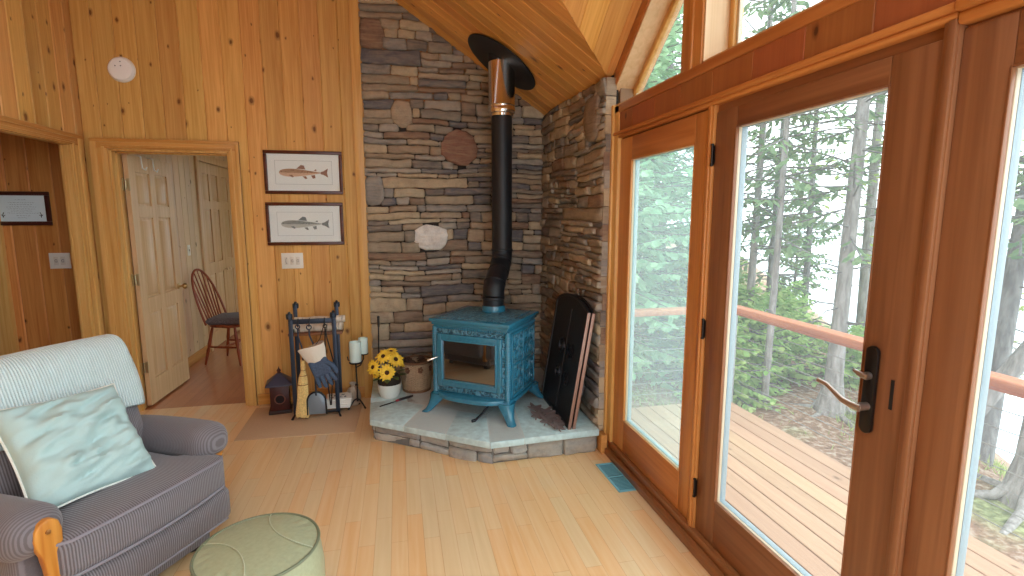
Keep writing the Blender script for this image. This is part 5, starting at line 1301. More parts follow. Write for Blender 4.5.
# ------------------------------------------------------------------ armchair
AC = Vector((-1.065, 2.355, 0)); AR = R(-29.4)
Fv = Vector((math.cos(AR), math.sin(AR), 0)); org = AC - Fv*0.40
def chair_fab(name, axis, sc_, c1=srgb(102,95,97), c2=srgb(134,129,133), bump=0.35):
    return fabric(name, c1, c2, axis, sc_, bump=bump)
FL_ = chair_fab('ribbed_upholstery', 1, 105); FF = chair_fab('ribbed_upholstery_arm', 0, 105, srgb(106,99,101), srgb(126,121,125), 0.2); PIPE = plain('grey_piping', srgb(140,136,144), 0.9)
ac = thing('armchair', 'grey mauve ribbed armchair with wooden arm fronts, facing the glazed doors', 'armchair', (org.x, org.y, 0), AR)
q = MB(); q.soft((0.065,0,0.215), (0.70,0.77,0.18), 0.04, 14, (0.02,0,0)); q.build('front_apron', FL_, ac, weld=True)
q = MB(); q.soft((0.03,0,0.085), (0.62,0.62,0.10), 0.02, 8); q.build('skirt', chair_fab('skirt_cloth', 1, 105), ac, weld=True)
q = MB()
for sx in (-0.2, 0.27):
    for sy in (-0.26, 0.26): q.lathe([(0.03,0),(0.036,0.01),(0.03,0.05)], 12, (sx, sy, 0.0))
q.build('foot', plain('dark_foot', srgb(40,28,22), 0.6), ac)
# T-shaped seat cushion with piping
def tcush(p):
    t = (p.x+0.31)/0.62            # wider in front of the arms
    k = 1.0 if p.x > 0.16 else 0.80 + 0.20*max(0, (p.x-0.08)/0.08)
    p = Vector((p.x + 0.035*(1-(p.y/0.37)**2)*max(0, p.x/0.31), p.y*k, p.z)); 
    return p
q = MB(); q.soft((0.10,0,0.385), (0.62,0.745,0.17), 0.045, 22, (0,0,0.028), fn=tcush); cu = q.build('seat_cushion', FL_, ac, weld=True, smooth=60)
for z, off in ((0.455, 0.0), (0.315, 0.0)):
    pts = []
    for i in range(25):
        y = -0.362+0.724*i/24; e = max(0, (abs(y)-0.33)/0.032)
        pts.append((0.405+0.036*(1-(y/0.37)**2)-0.02*e*e, y, z+0.012*(1-(y/0.36)**2)*(1 if z > 0.4 else -0.3)))
    pts = [(0.18, -0.372, z)] + pts + [(0.18, 0.372, z)]
    q = MB(); q.tube(pts, 0.0065, 8); q.build('piping', PIPE, cu)
q = MB(); q.tube([(0.408+0.010*(1-(y/0.35)**2), y, 0.14) for y in [-0.35+0.70*i/14 for i in range(15)]], 0.006, 8); q.build('apron_piping', PIPE, ac)
# arms
for s in (1, -1):
    q = MB(); q.soft((0.0, s*0.39, 0.36), (0.62, 0.13, 0.40), 0.03, 10); arm = q.build('arm', FF, ac, weld=True)
    pad = MB()
    def armfn(p, s=s):
        t = (p.x+0.33)/0.66
        return Vector((p.x, p.y*(1+0.12*t), p.z*(1.0+0.10*t) - 0.02*(1-t)))
    pad.soft((0.03 if s < 0 else 0.02, s*0.395, 0.512), (0.66 if s < 0 else 0.62, 0.185, 0.165), 0.075, 16, (0.02,0.008,0.012), fn=armfn); pad.build('arm_pad', FF, arm, weld=True, smooth=80)
    # wooden front: cobra-shaped board
    prof = [(0.0,0.655),(0.026,0.648),(0.046,0.625),(0.052,0.592),(0.046,0.558),(0.030,0.52),(0.020,0.46),(0.014,0.38),(0.010,0.30),(0.006,0.20),(-0.030,0.20),(-0.034,0.30),(-0.038,0.40),(-0.044,0.48),(-0.052,0.555),(-0.054,0.60),(-0.044,0.635),(-0.024,0.652)]
    if s > 0: prof = [(a, min(z, 0.54)) for a, z in prof]
    wd = MB(); wd.prism([(0.352 if s < 0 else 0.30, s*(0.385+a*0.85), z-0.088) for a, z in prof], (0.034, 0, 0)); 
    wb = wd.build('arm_front', wood_obj('honey_maple%d' % s, srgb(214,150,70), srgb(186,116,44), axis=2, rough=0.28), ac, bevel=0.006, seg=3)
    if s > 0: continue
    k = MB(); k.M = Matrix.Translation((0.387, s*0.386, 0.522)) @ Matrix.Rotation(R(90), 4, 'Y'); k.lathe([(0.0085,-0.003),(0.0085,0.003),(0.001,0.005)], 14); k.build('screw_cap', plain('brass_cap%d' % s, srgb(170,120,70), 0.3, metal=0.6), wb)
# back
tb = Matrix.Translation((-0.205, 0, 0.70)) @ Matrix.Rotation(R(-17), 4, 'Y')
q = MB(); q.M = tb; q.soft((0,0,-0.02), (0.19,0.72,0.66), 0.075, 16, (0.035,0.0,0.0)); q.build('backrest', FL_, ac, weld=True, smooth=70)

# knitted throw over the back
KN = fabric('knitted_mint', srgb(190,210,212), srgb(216,230,230), 1, 85, bump=0.8, sharp=(0.2, 0.75), vert=2)
th = thing('throw_blanket', 'pale mint knitted throw draped over the back of the armchair', 'blanket', (org.x, org.y, 0), AR)
prof = []
Pt = lambda u, w: tb @ Vector((u, 0, w))
raw = [(0.135,-0.04),(0.14,0.05),(0.142,0.14),(0.14,0.22),(0.135,0.27),(0.115,0.318),(0.075,0.347),(0.02,0.358),(-0.04,0.352),(-0.085,0.33),(-0.115,0.29),(-0.122,0.22),(-0.125,0.10),(-0.127,-0.02),(-0.128,-0.12)]
ny = 41; vs, f = [], []
for i, (u, w) in enumerate(raw):
    for j in range(ny):
        t = -1+2*j/(ny-1); y = 0.378*t; e = max(0, abs(t)-0.86)/0.14
        uu = u*(1-0.35*e*e) ; ww = w - (0.03*e*e if w > 0.2 else 0) + 0.012*math.sin(t*5+i)*(1 if i in (0,) else 0.15)
        uu += 0.006*noise.noise(Vector((t*4, i*0.5, 2.0)))
        p = Pt(uu, ww); vs.append((p.x, y + 0.012*math.sin(i*0.9)*(abs(t) > 0.95), p.z))
for i in range(len(raw)-1):
    for j in range(ny-1): f.append((i*ny+j, i*ny+j+1, (i+1)*ny+j+1, (i+1)*ny+j))
q = MB(); q.add(vs, f); o = q.build('knit', KN, th, smooth=80)
md = o.modifiers.new('thick', 'SOLIDIFY'); md.thickness = 0.014; md.offset = -1
md = o.modifiers.new('soft', 'SUBSURF'); md.levels = 1; md.render_levels = 1

# cushion leaning on the back
PW = plain('pale_mint_linen', srgb(176,202,200), 0.85, bump=0.12, bscale=120)
pw = thing('throw_pillow', 'pale mint linen pillow with white piping leaning in the armchair', 'pillow')
pm = Matrix.Translation((org.x, org.y, 0)) @ Matrix.Rotation(AR, 4, 'Z') @ Matrix.Translation((0.085, -0.075, 0.678)) @ Matrix.Rotation(R(-37), 4, 'Y') @ Matrix.Rotation(R(-5), 4, 'X')
pw.matrix_world = pm
def pil(side):
    n_ = 46; vs = []
    for i in range(n_+1):
        for j in range(n_+1):
            a, b_ = -1+2*i/n_, -1+2*j/n_
            pin = 1-0.07*(1-a*a)*(abs(b_)**3) ; pin2 = 1-0.07*(1-b_*b_)*(abs(a)**3)
            y, z = 0.238*a*pin2, 0.235*b_*pin
            th_ = 0.082*((1-a**4)*(1-b_**4))**0.55
            wr = 0.020*noise.noise(Vector((a*1.4+b_*1.2, b_*4.5-a*1.4, 0.7)))+0.016*noise.noise(Vector((a*2+2.2*b_, b_*9-a*3, 4.2)))
            edge = (1-a**6)*(1-b_**6)
            vs.append((side*(th_ + wr*edge*2.0*(1 if side > 0 else 0.4)), y, z))
    k = n_+1; f = [(i*k+j, (i+1)*k+j, (i+1)*k+j+1, i*k+j+1) for i in range(n_) for j in range(n_)]
    return vs, (f if side > 0 else [t[::-1] for t in f])
q = MB()
for s in (1, -1): q.add(*pil(s))
q.build('cover', PW, pw, weld=True, smooth=80)
pts = []
for (i0, j0, i1, j1) in ((-1,-1,1,-1), (1,-1,1,1), (1,1,-1,1), (-1,1,-1,-1)):
    for k in range(16):
        t = k/16; a, b_ = i0+(i1-i0)*t, j0+(j1-j0)*t
        pin = 1-0.07*(1-a*a)*(abs(b_)**3); pin2 = 1-0.07*(1-b_*b_)*(abs(a)**3)
        pts.append((0, 0.240*a*pin2, 0.237*b_*pin))
q = MB(); q.tube(pts, 0.0045, 8, closed=True); q.build('piping', plain('white_piping', srgb(226,228,220), 0.8), pw)

# ------------------------------------------------------------------ ottoman
OL = plain('sage_leather', srgb(164,170,138), 0.34, bump=0.12, bscale=70, vary=0.07)
ot = thing('ottoman', 'round sage green leather ottoman beside the armchair', 'ottoman', (-0.565, 1.985, 0))
q = MB(); q.lathe([(0.19,0.0),(0.205,0.02),(0.225,0.10),(0.236,0.19),(0.236,0.27),(0.228,0.34),(0.216,0.385)], 56, cap=True); q.build('side', OL, ot)
def topz(x, y): 
    r_ = math.hypot(x, y)/0.216; 
    return 0.388+0.022*(1-r_**2.6)
q = MB(); vs, f = [(0,0,topz(0,0))], []; rings, seg_ = 16, 96; rng = random.Random(5); puck = [rng.uniform(0.4, 1.0) for _ in range(seg_)]
for i in range(1, rings+1):
    r_ = 0.216*i/rings
    for j in range(seg_):
        w = 2*math.pi*j/seg_; x, y = r_*math.cos(w), r_*math.sin(w); z = topz(x, y)
        g = max(0, (r_/0.216-0.72)/0.28)
        z += 0.0035*g*(1-g)*4*math.sin(j*math.pi*2/seg_*24)*puck[(j//4)*4 % seg_]
        for cx in (0.36, -0.36):                         # two curved seams
            d_ = abs(math.hypot(x-cx, y)-0.285)
            z -= 0.004*max(0, 1-d_/0.010)
        vs.append((x, y, z))
for j in range(seg_): f.append((0, 1+j, 1+(j+1) % seg_))
for i in range(rings-1):
    for j in range(seg_):
        j2 = (j+1) % seg_; f.append((1+i*seg_+j, 1+(i+1)*seg_+j, 1+(i+1)*seg_+j2, 1+i*seg_+j2))
q.add(vs, f); tpp = q.build('top', OL, ot, smooth=80); tpp.rotation_euler = (0, 0, R(38))
for cx in (0.36, -0.36):
    a0 = math.acos((0.36**2+0.285**2-0.214**2)/(2*0.36*0.285)); q = MB()
    pts = []
    for i in range(25):
        a = -a0+2*a0*i/24; x = cx-math.copysign(1, cx)*0.285*math.cos(a); y = 0.285*math.sin(a); pts.append((x, y, topz(x, y)+0.0012))
    q.tube(pts, 0.0022, 6); q.build('seam', plain('seam_thread', srgb(188,196,170), 0.6), tpp)
q = MB(); q.tube([(0.219*math.cos(2*math.pi*i/64), 0.219*math.sin(2*math.pi*i/64), 0.387) for i in range(64)], 0.006, 8, closed=True); q.build('welt', plain('sage_welt', srgb(112,120,96), 0.4), ot)

# ------------------------------------------------------------------ bedroom chair
WC = wood_obj('cherry_chair', srgb(168,84,48), srgb(124,54,30), axis=2, rough=0.3)
wc = thing('windsor_chair', 'reddish bow-back wooden chair by the bedroom wall', 'chair', (-1.89, 6.28, 0.0), R(-18))
q = MB(); k = 28; pts = []
for i in range(k):
    w = 2*math.pi*i/k; c, s = math.cos(w), math.sin(w); pts.append((0.21*math.copysign(abs(c)**0.75, c), (0.215 if c > 0 else 0.195)*math.copysign(abs(s)**0.75, s), 0.425))
q.prism(pts, (0,0,0.032)); q.build('seat', WC, wc, bevel=0.01, seg=3)
for sx in (-1, 1):
    for sy in (-1, 1):
        q = MB(); a = Vector((sx*0.13, sy*0.14, 0.428)); b_ = Vector((sx*0.20-0.015*(sx < 0), sy*0.19, 0.0))
        q.tube([a, a.lerp(b_, 0.2), a.lerp(b_, 0.45), a.lerp(b_, 0.55), a.lerp(b_, 0.62), b_], [0.013,0.017,0.02,0.013,0.018,0.011], 10); q.build('leg', WC, wc)
for sy in (-1, 1): q = MB(); q.tube([(0.165, sy*0.165, 0.2), (0, sy*0.168, 0.2), (-0.17, sy*0.165, 0.2)], [0.009,0.014,0.009], 8); q.build('side_stretcher', WC, wc)
q = MB(); q.tube([(0.0,-0.165,0.2), (0,0,0.2), (0,0.165,0.2)], [0.009,0.014,0.009], 8); q.build('cross_stretcher', WC, wc)
hoop = lambda t: Vector((-0.17-0.20*math.sin(math.pi*t)**0.8, 0.19*math.cos(math.pi*t)*(1+0.12*math.sin(math.pi*t)), 0.45+0.60*math.sin(math.pi*t)**0.8))
q = MB(); q.tube([hoop(i/28) for i in range(29)], 0.0125, 10); q.build('bow', WC, wc)
for i in range(7):
    t = (i+1)/8; tt_ = 0.5+(t-0.5)*0.72; e = hoop(tt_); q = MB(); b_ = Vector((-0.185, 0.15*(1-2*t), 0.45))
    q.tube([b_, b_.lerp(e, 0.4), e], [0.008,0.0095,0.006], 8); q.build('spindle', WC, wc)
sc_ = thing('seat_cushion', 'fluffy grey cushion on the reddish bow-back chair', 'cushion', (-1.89, 6.28, 0.458), R(-8))
q = MB(); q.soft((0.01,0,0.036), (0.40,0.40,0.072), 0.034, 14, (0,0,0.012), fn=lambda p: p + Vector((noise.noise(p*28), noise.noise(p*28+Vector((9,0,0))), noise.noise(p*28+Vector((0,9,0)))))*0.010)
q.build('cushion_cover', plain('grey_fleece', srgb(112,106,112), 0.95, bump=1.0, bscale=70, vary=0.3), sc_, weld=True, smooth=60)
# ------------------------------------------------------------------ deck and railing
DZ_ = -0.12
DECKW = wood_uv('deck_boards', srgb(196,156,124), srgb(176,134,104), srgb(120,84,60), rough=0.6, knots=0.15, var=0.2)
mb = MB(); planks(mb, (0, 0, DZ_-0.03), (1,0,0), (0,1,0), (0,0,1), [(1.52,-2.0),(3.085,-2.0),(3.085,4.22),(1.52,4.22)], 0.14, thick=0.03, g=0.003, seed=51, gap=0.0045)
mb.box(1.5, 3.06, -2.0, 4.2, DZ_-0.10, DZ_-0.04, 1); mb.box(3.03, 3.07, -2.0, 4.2, DZ_-0.28, DZ_-0.03, 1); mb.box(1.5, 3.07, 4.16, 4.2, DZ_-0.28, DZ_-0.03, 1)
S(mb.build('deck', [DECKW, plain('deck_joist', srgb(70,54,42), 0.9)], smooth=30))
RAILW = wood_obj('mahogany_rail', srgb(200,124,80), srgb(168,94,58), axis=1, rough=0.5)
rl = thing('deck_railing', 'reddish wooden handrail with thin steel cables along the deck edge', 'railing', (3.10, 4.22, DZ_))
def rail(p0, p1, w, d):
    q = MB(); q.bar(p0, p1, w, d); return q
rail((0,-6.2,0.90), (0,0.06,0.90), 0.13, 0.055).build('handrail', RAILW, rl, bevel=0.012, seg=3)
rail((0.0,0,0.90), (-1.60,0,0.90), 0.13, 0.055).build('handrail', RAILW, rl, bevel=0.012, seg=3)
rail((0,-6.2,0.862), (0,0.0,0.862), 0.035, 0.03).build('under_rail', RAILW, rl, bevel=0.004)
for y in (0.0, -1.62, -2.95, -4.5, -6.1): q = MB(); q.box(-0.022, 0.022, y-0.022, y+0.022, -0.2, 0.885); q.build('post', plain('rail_post', srgb(150,150,146), 0.5, metal=0.4) if y == 0.0 else bpy.data.materials['rail_post'], rl, bevel=0.003)
q = MB(); q.box(-1.62, -1.576, -0.022, 0.022, -0.1, 0.885); q.build('post', bpy.data.materials['rail_post'], rl, bevel=0.003)
for i in range(7):
    z = 0.12+0.105*i
    q = MB(); q.tube([(0,-6.1,z), (0,0,z), (-1.6,0,z)], 0.0028, 6); q.build('cable', bpy.data.materials['rail_post'], rl)

# ------------------------------------------------------------------ ground and lake
def gnd(x, y):
    s = 0.85*x-0.52*y
    z = -0.80 + 0.05*noise.noise(Vector((x*0.9, y*0.9, 0))) + 0.02*noise.noise(Vector((x*3, y*3, 5)))
    if s > 2.9: z -= 0.75*(s-2.9)
    if s < 0: z += 0.05*min(20, -s)
    return max(z, -6.5)
def ground_mat():
    m, nt, b = mat('forest_floor'); L = nt.links; tc = N(nt, 'ShaderNodeTexCoord')
    n1 = N(nt, 'ShaderNodeTexNoise', Scale=0.7, Detail=3.0); n2 = N(nt, 'ShaderNodeTexNoise', Scale=16.0, Detail=6.0)
    for n_ in (n1, n2): L.new(tc.outputs['Object'], n_.inputs['Vector'])
    r2 = ramp(nt, [(0.3, srgb(104,74,54)), (0.5, srgb(146,108,84)), (0.7, srgb(186,164,146))]); L.new(n2.outputs['Fac'], r2.inputs[0])
    r1 = ramp(nt, [(0.56, (0,0,0)), (0.68, (1,1,1))]); L.new(n1.outputs['Fac'], r1.inputs[0])
    r3 = ramp(nt, [(0.35, srgb(96,110,66)), (0.65, srgb(160,172,112))]); L.new(n2.outputs['Fac'], r3.inputs[0])
    L.new(mix(nt, math_(nt, 'MULTIPLY', r1.outputs[0], 0.8), r2.outputs[0], r3.outputs[0]), b.inputs['Base Color']); b.inputs['Roughness'].default_value = 0.95
    bp = N(nt, 'ShaderNodeBump', Strength=0.8, Distance=0.05); L.new(n2.outputs['Fac'], bp.inputs['Height']); L.new(bp.outputs[0], b.inputs['Normal'])
    return m
xs_ = [1.5+0.22*i for i in range(50)] + [12.7+1.2*i for i in range(30)]; ys_ = [-10+1.0*i for i in range(9)] + [-1.0+0.25*i for i in range(50)] + [12+1.3*i for i in range(32)]
mb = MB(); k = len(xs_)
mb.add([(x, y, gnd(x, y)) for y in ys_ for x in xs_], [(j*k+i, j*k+i+1, (j+1)*k+i+1, (j+1)*k+i) for j in range(len(ys_)-1) for i in range(k-1)])
S(mb.build('forest_ground', ground_mat(), smooth=80))
mb = MB(); mb.box(-20, 1.5, 9.0, 55, -1.2, -0.8); S(mb.build('yard_ground', bpy.data.materials['forest_floor']))
m_, nt, b = mat('lake_water'); b.inputs['Base Color'].default_value = (0.55,0.62,0.66,1); b.inputs['Roughness'].default_value = 0.12
no = N(nt, 'ShaderNodeTexNoise', Scale=1.5, Detail=3.0); tc = N(nt, 'ShaderNodeTexCoord'); nt.links.new(tc.outputs['Object'], no.inputs['Vector'])
bp = N(nt, 'ShaderNodeBump', Strength=0.12, Distance=0.1); nt.links.new(no.outputs['Fac'], bp.inputs['Height']); nt.links.new(bp.outputs[0], b.inputs['Normal'])
mb = MB(); mb.add([(4,-400,-4.6),(600,-400,-4.6),(600,600,-4.6),(4,600,-4.6)], [(0,1,2,3)]); S(mb.build('lake', m_, smooth=0))

# ------------------------------------------------------------------ trees
def bark_mat(name, a, b_):
    m, nt, b = mat(name); L = nt.links; tc = N(nt, 'ShaderNodeTexCoord'); mp = N(nt, 'ShaderNodeMapping'); mp.inputs['Scale'].default_value = (22, 22, 5); L.new(tc.outputs['Object'], mp.inputs['Vector'])
    no = N(nt, 'ShaderNodeTexNoise', Scale=1.0, Detail=5.0); L.new(mp.outputs[0], no.inputs['Vector'])
    r = ramp(nt, [(0.35, b_), (0.65, a)]); L.new(no.outputs['Fac'], r.inputs[0]); L.new(r.outputs[0], b.inputs['Base Color']); b.inputs['Roughness'].default_value = 0.9
    bp = N(nt, 'ShaderNodeBump', Strength=0.7, Distance=0.02); L.new(no.outputs['Fac'], bp.inputs['Height']); L.new(bp.outputs[0], b.inputs['Normal'])
    return m
BARK = bark_mat('grey_bark', srgb(166,158,153), srgb(124,116,111)); BARKD = bark_mat('dark_bark', srgb(134,128,124), srgb(96,91,88))
def needle_mat(name, a, b_):
    m, nt, b = mat(name); L = nt.links; at = N(nt, 'ShaderNodeAttribute', attribute_name='rnd')
    r = ramp(nt, [(0.0, a), (1.0, b_)]); L.new(at.outputs['Fac'], r.inputs[0]); L.new(r.outputs[0], b.inputs['Base Color']); b.inputs['Roughness'].default_value = 0.8; b.inputs['Specular IOR Level'].default_value = 0.2
    nt.nodes.remove(b) if False else None
    tr = N(nt, 'ShaderNodeBsdfTranslucent'); L.new(r.outputs[0], tr.inputs[0]); ms = N(nt, 'ShaderNodeMixShader'); ms.inputs[0].default_value = 0.35
    out = nt.nodes['Material Output']; L.new(b.outputs[0], ms.inputs[1]); L.new(tr.outputs[0], ms.inputs[2]); L.new(ms.outputs[0], out.inputs[0])
    return m
NEED = needle_mat('spruce_needles', srgb(98,126,88), srgb(146,168,120)); NEEDF = needle_mat('fir_needles', srgb(136,176,98), srgb(200,218,142)); NEEDH = needle_mat('hemlock_needles', srgb(146,190,146), srgb(206,232,190))
LEAFY = needle_mat('maple_leaves', srgb(150,172,88), srgb(206,214,130))
def trunk_mb(h, r0, r1, lean=(0,0), flare=0.0, seed=0, n=12):
    rng = random.Random(seed); q = MB(); pts, rad = [], []
    for i in range(19):
        t = i/18; z = h*t
        pts.append((lean[0]*t + 0.03*math.sin(t*5+seed), lean[1]*t + 0.03*math.cos(t*4+seed*2), z-0.05)); rad.append(r0+(r1-r0)*t + (flare*math.exp(-z/0.22) if flare else 0))
    if flare:
        vz = [(0, -0.05), (0.05, 0.05), (0.14, 0.14), (0.3, 0.3)]
    q.tube(pts, rad, n); return q, pts
def twigs(q, p0, d, length, rng, step=0.07, wl=0.2, ww=0.03, droop=0.25, dens=1.0):
    d = d.normalized(); side = d.cross(Vector((0,0,1))).normalized(); p = p0.copy(); s = 0.0
    k = max(3, int(length/step)); path = [p0.copy()]
    for i in range(k):
        t = (i+1)/k; dd = (d + Vector((0,0,-droop*t*1.2+ (0.35*t*t if droop > 0.1 else 0)))).normalized(); p = p+dd*(length/k); path.append(p.copy())
        if t < 0.12: continue
        l = wl*(1.15-0.75*t)*rng.uniform(0.6, 1.15)
        for sd in (-1, 1):
            if rng.random() > dens: continue
            tw = (dd*rng.uniform(0.5,0.9) + side*sd*rng.uniform(0.5,1.0) + Vector((0,0,rng.uniform(-1.15,0.15)))).normalized()
            u = tw.cross(Vector((rng.uniform(-.4,.4),rng.uniform(-.4,.4),1))).normalized()*ww*rng.uniform(0.6,1.1)
            m = p+tw*l*0.45; q.add([p, m+u, p+tw*l, m-u], [(0,1,2,3)], 0, rng.random())
            if rng.random() < 0.6:
                tw2 = (tw+side*sd*0.6+Vector((0,0,-0.3))).normalized(); q.add([m, m+tw2*l*0.3+u*0.8, m+tw2*l*0.6, m+tw2*l*0.3-u*0.8], [(0,1,2,3)], 0, rng.random())
    tw = dd; u = side*ww*0.7; q.add([p, p+tw*wl*0.2+u, p+tw*wl*0.45, p+tw*wl*0.2-u], [(0,1,2,3)], 0, rng.random())
    return path
def conifer(label, cat, x, y, h=9.0, r0=0.09, crown=1.2, spread=1.5, seed=1, dz=0.2, per=5, dead=0, lean=(0,0), flare=0, mats=(None, None), wl=0.26, ww=0.042, droop=0.32, step=0.08, dens=0.9, name='spruce_tree', group=None, top=0.0):
    o = thing(name, label, cat, (x, y, gnd(x, y)), 0, group)
    rng = random.Random(seed); tq, tp_ = trunk_mb(h, r0, r0*0.25, lean, flare, seed); tq.build('trunk', mats[0] or BARK, o, smooth=60)
    at_ = lambda z: Vector(tp_[min(18, int(z/h*18))]).lerp(Vector(tp_[min(18, int(z/h*18)+1)]), (z/h*18) % 1)
    if flare:
        q = MB()
        for i in range(6):
            w = i*1.05+0.3; c, s = math.cos(w), math.sin(w); l = rng.uniform(0.45, 0.85)
            q.tube([(0.05*c,0.05*s,0.34), (r0*1.15*c, r0*1.15*s, 0.14), (r0*2.0*c, r0*2.0*s, 0.03), (l*c, l*s, -0.05)], [r0*0.5, r0*0.45, r0*0.32, 0.03], 8)
        q.build('root', mats[0] or BARK, o, smooth=60)
    q = MB(); wq = MB(); z = crown
    while z < h-0.1:
        t = (z-crown)/(h-crown); L_ = spread*((1-t)**0.85)*(0.6+0.4*min(1, (t+0.06)*6))
        a0 = rng.uniform(0, 6.28)
        for i in range(per):
            a = a0+6.283*i/per+rng.uniform(-0.3,0.3); l = L_*rng.uniform(0.65,1.1)
            if l < 0.12: continue
            p = at_(max(0.05, min(h-0.05, z+rng.uniform(-0.6,0.6)*dz))); d = Vector((math.cos(a), math.sin(a), 0.08+0.5*t+rng.uniform(-0.35,0.3))); pa = twigs(q, p, d, l, rng, step, wl, ww, droop, dens)
            if l > 0.5: wq.tube(pa[::3]+[pa[-1]], [0.011]*(len(pa[::3]))+[0.003], 4)
        z += dz*rng.uniform(0.8,1.25)
    if q.v: q.build('foliage', mats[1] or NEED, o, smooth=0)
    for i in range(dead):
        zz = 0.7+rng.random()*(min(h*0.55, 4.5)); a = rng.uniform(0, 6.28); l = rng.uniform(0.4, 1.2); p = at_(zz); d = Vector((math.cos(a), math.sin(a), rng.uniform(-0.15,0.2)))
        wq.tube([p, p+d*l*0.5+Vector((0,0,0.03)), p+d*l+Vector((0,0,-0.08))], [0.012,0.008,0.003], 4)
    if wq.v: wq.build('branches', mats[0] or BARKD, o, smooth=0)
    return o
T = 'tree'
conifer('big pale-barked leaning tree with spreading roots seen past the door lever', T, 5.25, 5.17, 9, 0.10, 2.4, 1.2, 11, dz=0.34, per=4, dead=34, flare=0.09, dens=0.6, lean=(0.15,0.0))
conifer('slim grey-trunked spruce at the left edge of the door glass', T, 4.86, 6.28, 9, 0.06, 2.0, 0.9, 12, dz=0.26, per=4, dead=10, dens=0.75)
conifer('slim grey trunk rising in front of the green firs beyond the deck', T, 4.60, 5.56, 9, 0.048, 2.3, 0.8, 13, dz=0.26, per=4, dead=12, dens=0.75)
conifer('dark thin spruce with drooping boughs in the middle of the door glass', T, 8.08, 8.87, 9, 0.07, 1.4, 1.15, 14, dz=0.27, per=4, dead=10, dens=0.75, mats=(BARKD, None))
conifer('pale straight trunk between the big leaning tree and the door stile', T, 7.0, 6.45, 9, 0.09, 3.2, 1.1, 15, dz=0.3, per=4, dead=14, dens=0.6)
conifer('thin dark spruce standing behind the slim grey trunk', T, 6.35, 7.72, 8, 0.045, 1.5, 0.85, 16, dz=0.28, per=4, dead=6, dens=0.7, mats=(BARKD, None))
conifer('small pointed young spruce against the white lake in the door glass', T, 9.3, 10.5, 4.6, 0.04, 0.6, 1.0, 17, dz=0.16, per=5, mats=(BARKD, None))
conifer('dark trunk in the right window crossed by a leaning trunk', T, 5.80, 3.82, 8, 0.10, 2.2, 1.5, 18, dz=0.26, per=5, dead=14, lean=(1.4,0.6), mats=(BARKD, None), dens=0.8)
conifer('thick pale tree with flared roots nearest the rail in the right window', T, 5.16, 2.98, 8, 0.13, 2.6, 1.4, 19, dz=0.26, per=5, dead=10, flare=0.09, dens=0.8)
# leaning trunk
lt = thing('leaning_tree', 'bare grey trunk leaning steeply across the right window', T, (5.45, 4.05, gnd(5.45, 4.05)))
q = MB(); q.tube([(0,0,-0.05), (0.16,-0.2,0.42), (0.36,-0.5,1.2), (0.8,-1.1,2.8), (1.3,-1.8,5.0)], [0.10,0.085,0.08,0.07,0.04], 12); q.build('trunk', BARK, lt, smooth=60)
q = MB(); rng = random.Random(4)
for i in range(16):
    t = rng.uniform(0.25, 1); p = Vector((0.1,-0.1,0.4)).lerp(Vector((1.3,-1.8,5.0)), t); d = Vector((rng.uniform(-1,1), rng.uniform(-1,1), rng.uniform(0,0.6))); l = rng.uniform(0.3,0.8); q.tube([p, p+d*l*0.5, p+d*l+Vector((0,0,-0.06))], [0.012,0.008,0.003], 4)
q.build('branches', BARK, lt, smooth=0)
# hemlocks filling the left pane
for (x, y, h, s, lab) in ((3.30,7.2,7.5,1.7,'dense pale green hemlock filling the left window pane, nearest the deck end'), (4.05,8.4,9,2.0,'dense pale green hemlock behind the nearest one, right half of the left window'), (2.6,9.4,9,2.2,'tall dense hemlock behind the others at the far left of the left window')):
    conifer(lab, T, x, y, h, 0.10, 0.15, s, int(x*100), dz=0.17, per=7, mats=(BARKD, NEEDH), wl=0.36, ww=0.075, droop=0.42, step=0.09, name='hemlock_tree')
# young firs beyond the deck
for (x, y, h, s, lab) in ((4.85,6.35,1.75,0.95,'bushy young fir just left of the big leaning trunk'), (4.25,5.95,1.55,0.85,'bushy young fir below the handrail at the left edge of the door glass'), (5.55,6.6,1.6,0.95,'bushy young fir behind the big leaning trunk'), (5.4,7.6,2.2,1.1,'taller young fir behind the bushy firs in the door glass'), (4.5,7.3,2.4,1.1,'taller young fir rising behind the slim grey trunks'),
        (6.55,6.25,1.1,0.75,'low young fir right of the big leaning trunk above the lever'), (6.9,7.9,1.5,0.9,'low young fir on the bank edge behind the big leaning trunk'), (6.2,4.75,0.7,0.55,'low bush at the bank edge by the left side of the right window')):
    conifer(lab, 'young fir', x, y, h*0.92, 0.03, 0.05, s, int(x*77+y*13), dz=0.08, per=9, mats=(BARKD, NEEDF), wl=0.22, ww=0.042, droop=0.30, step=0.06, dens=0.95, name='young_fir')
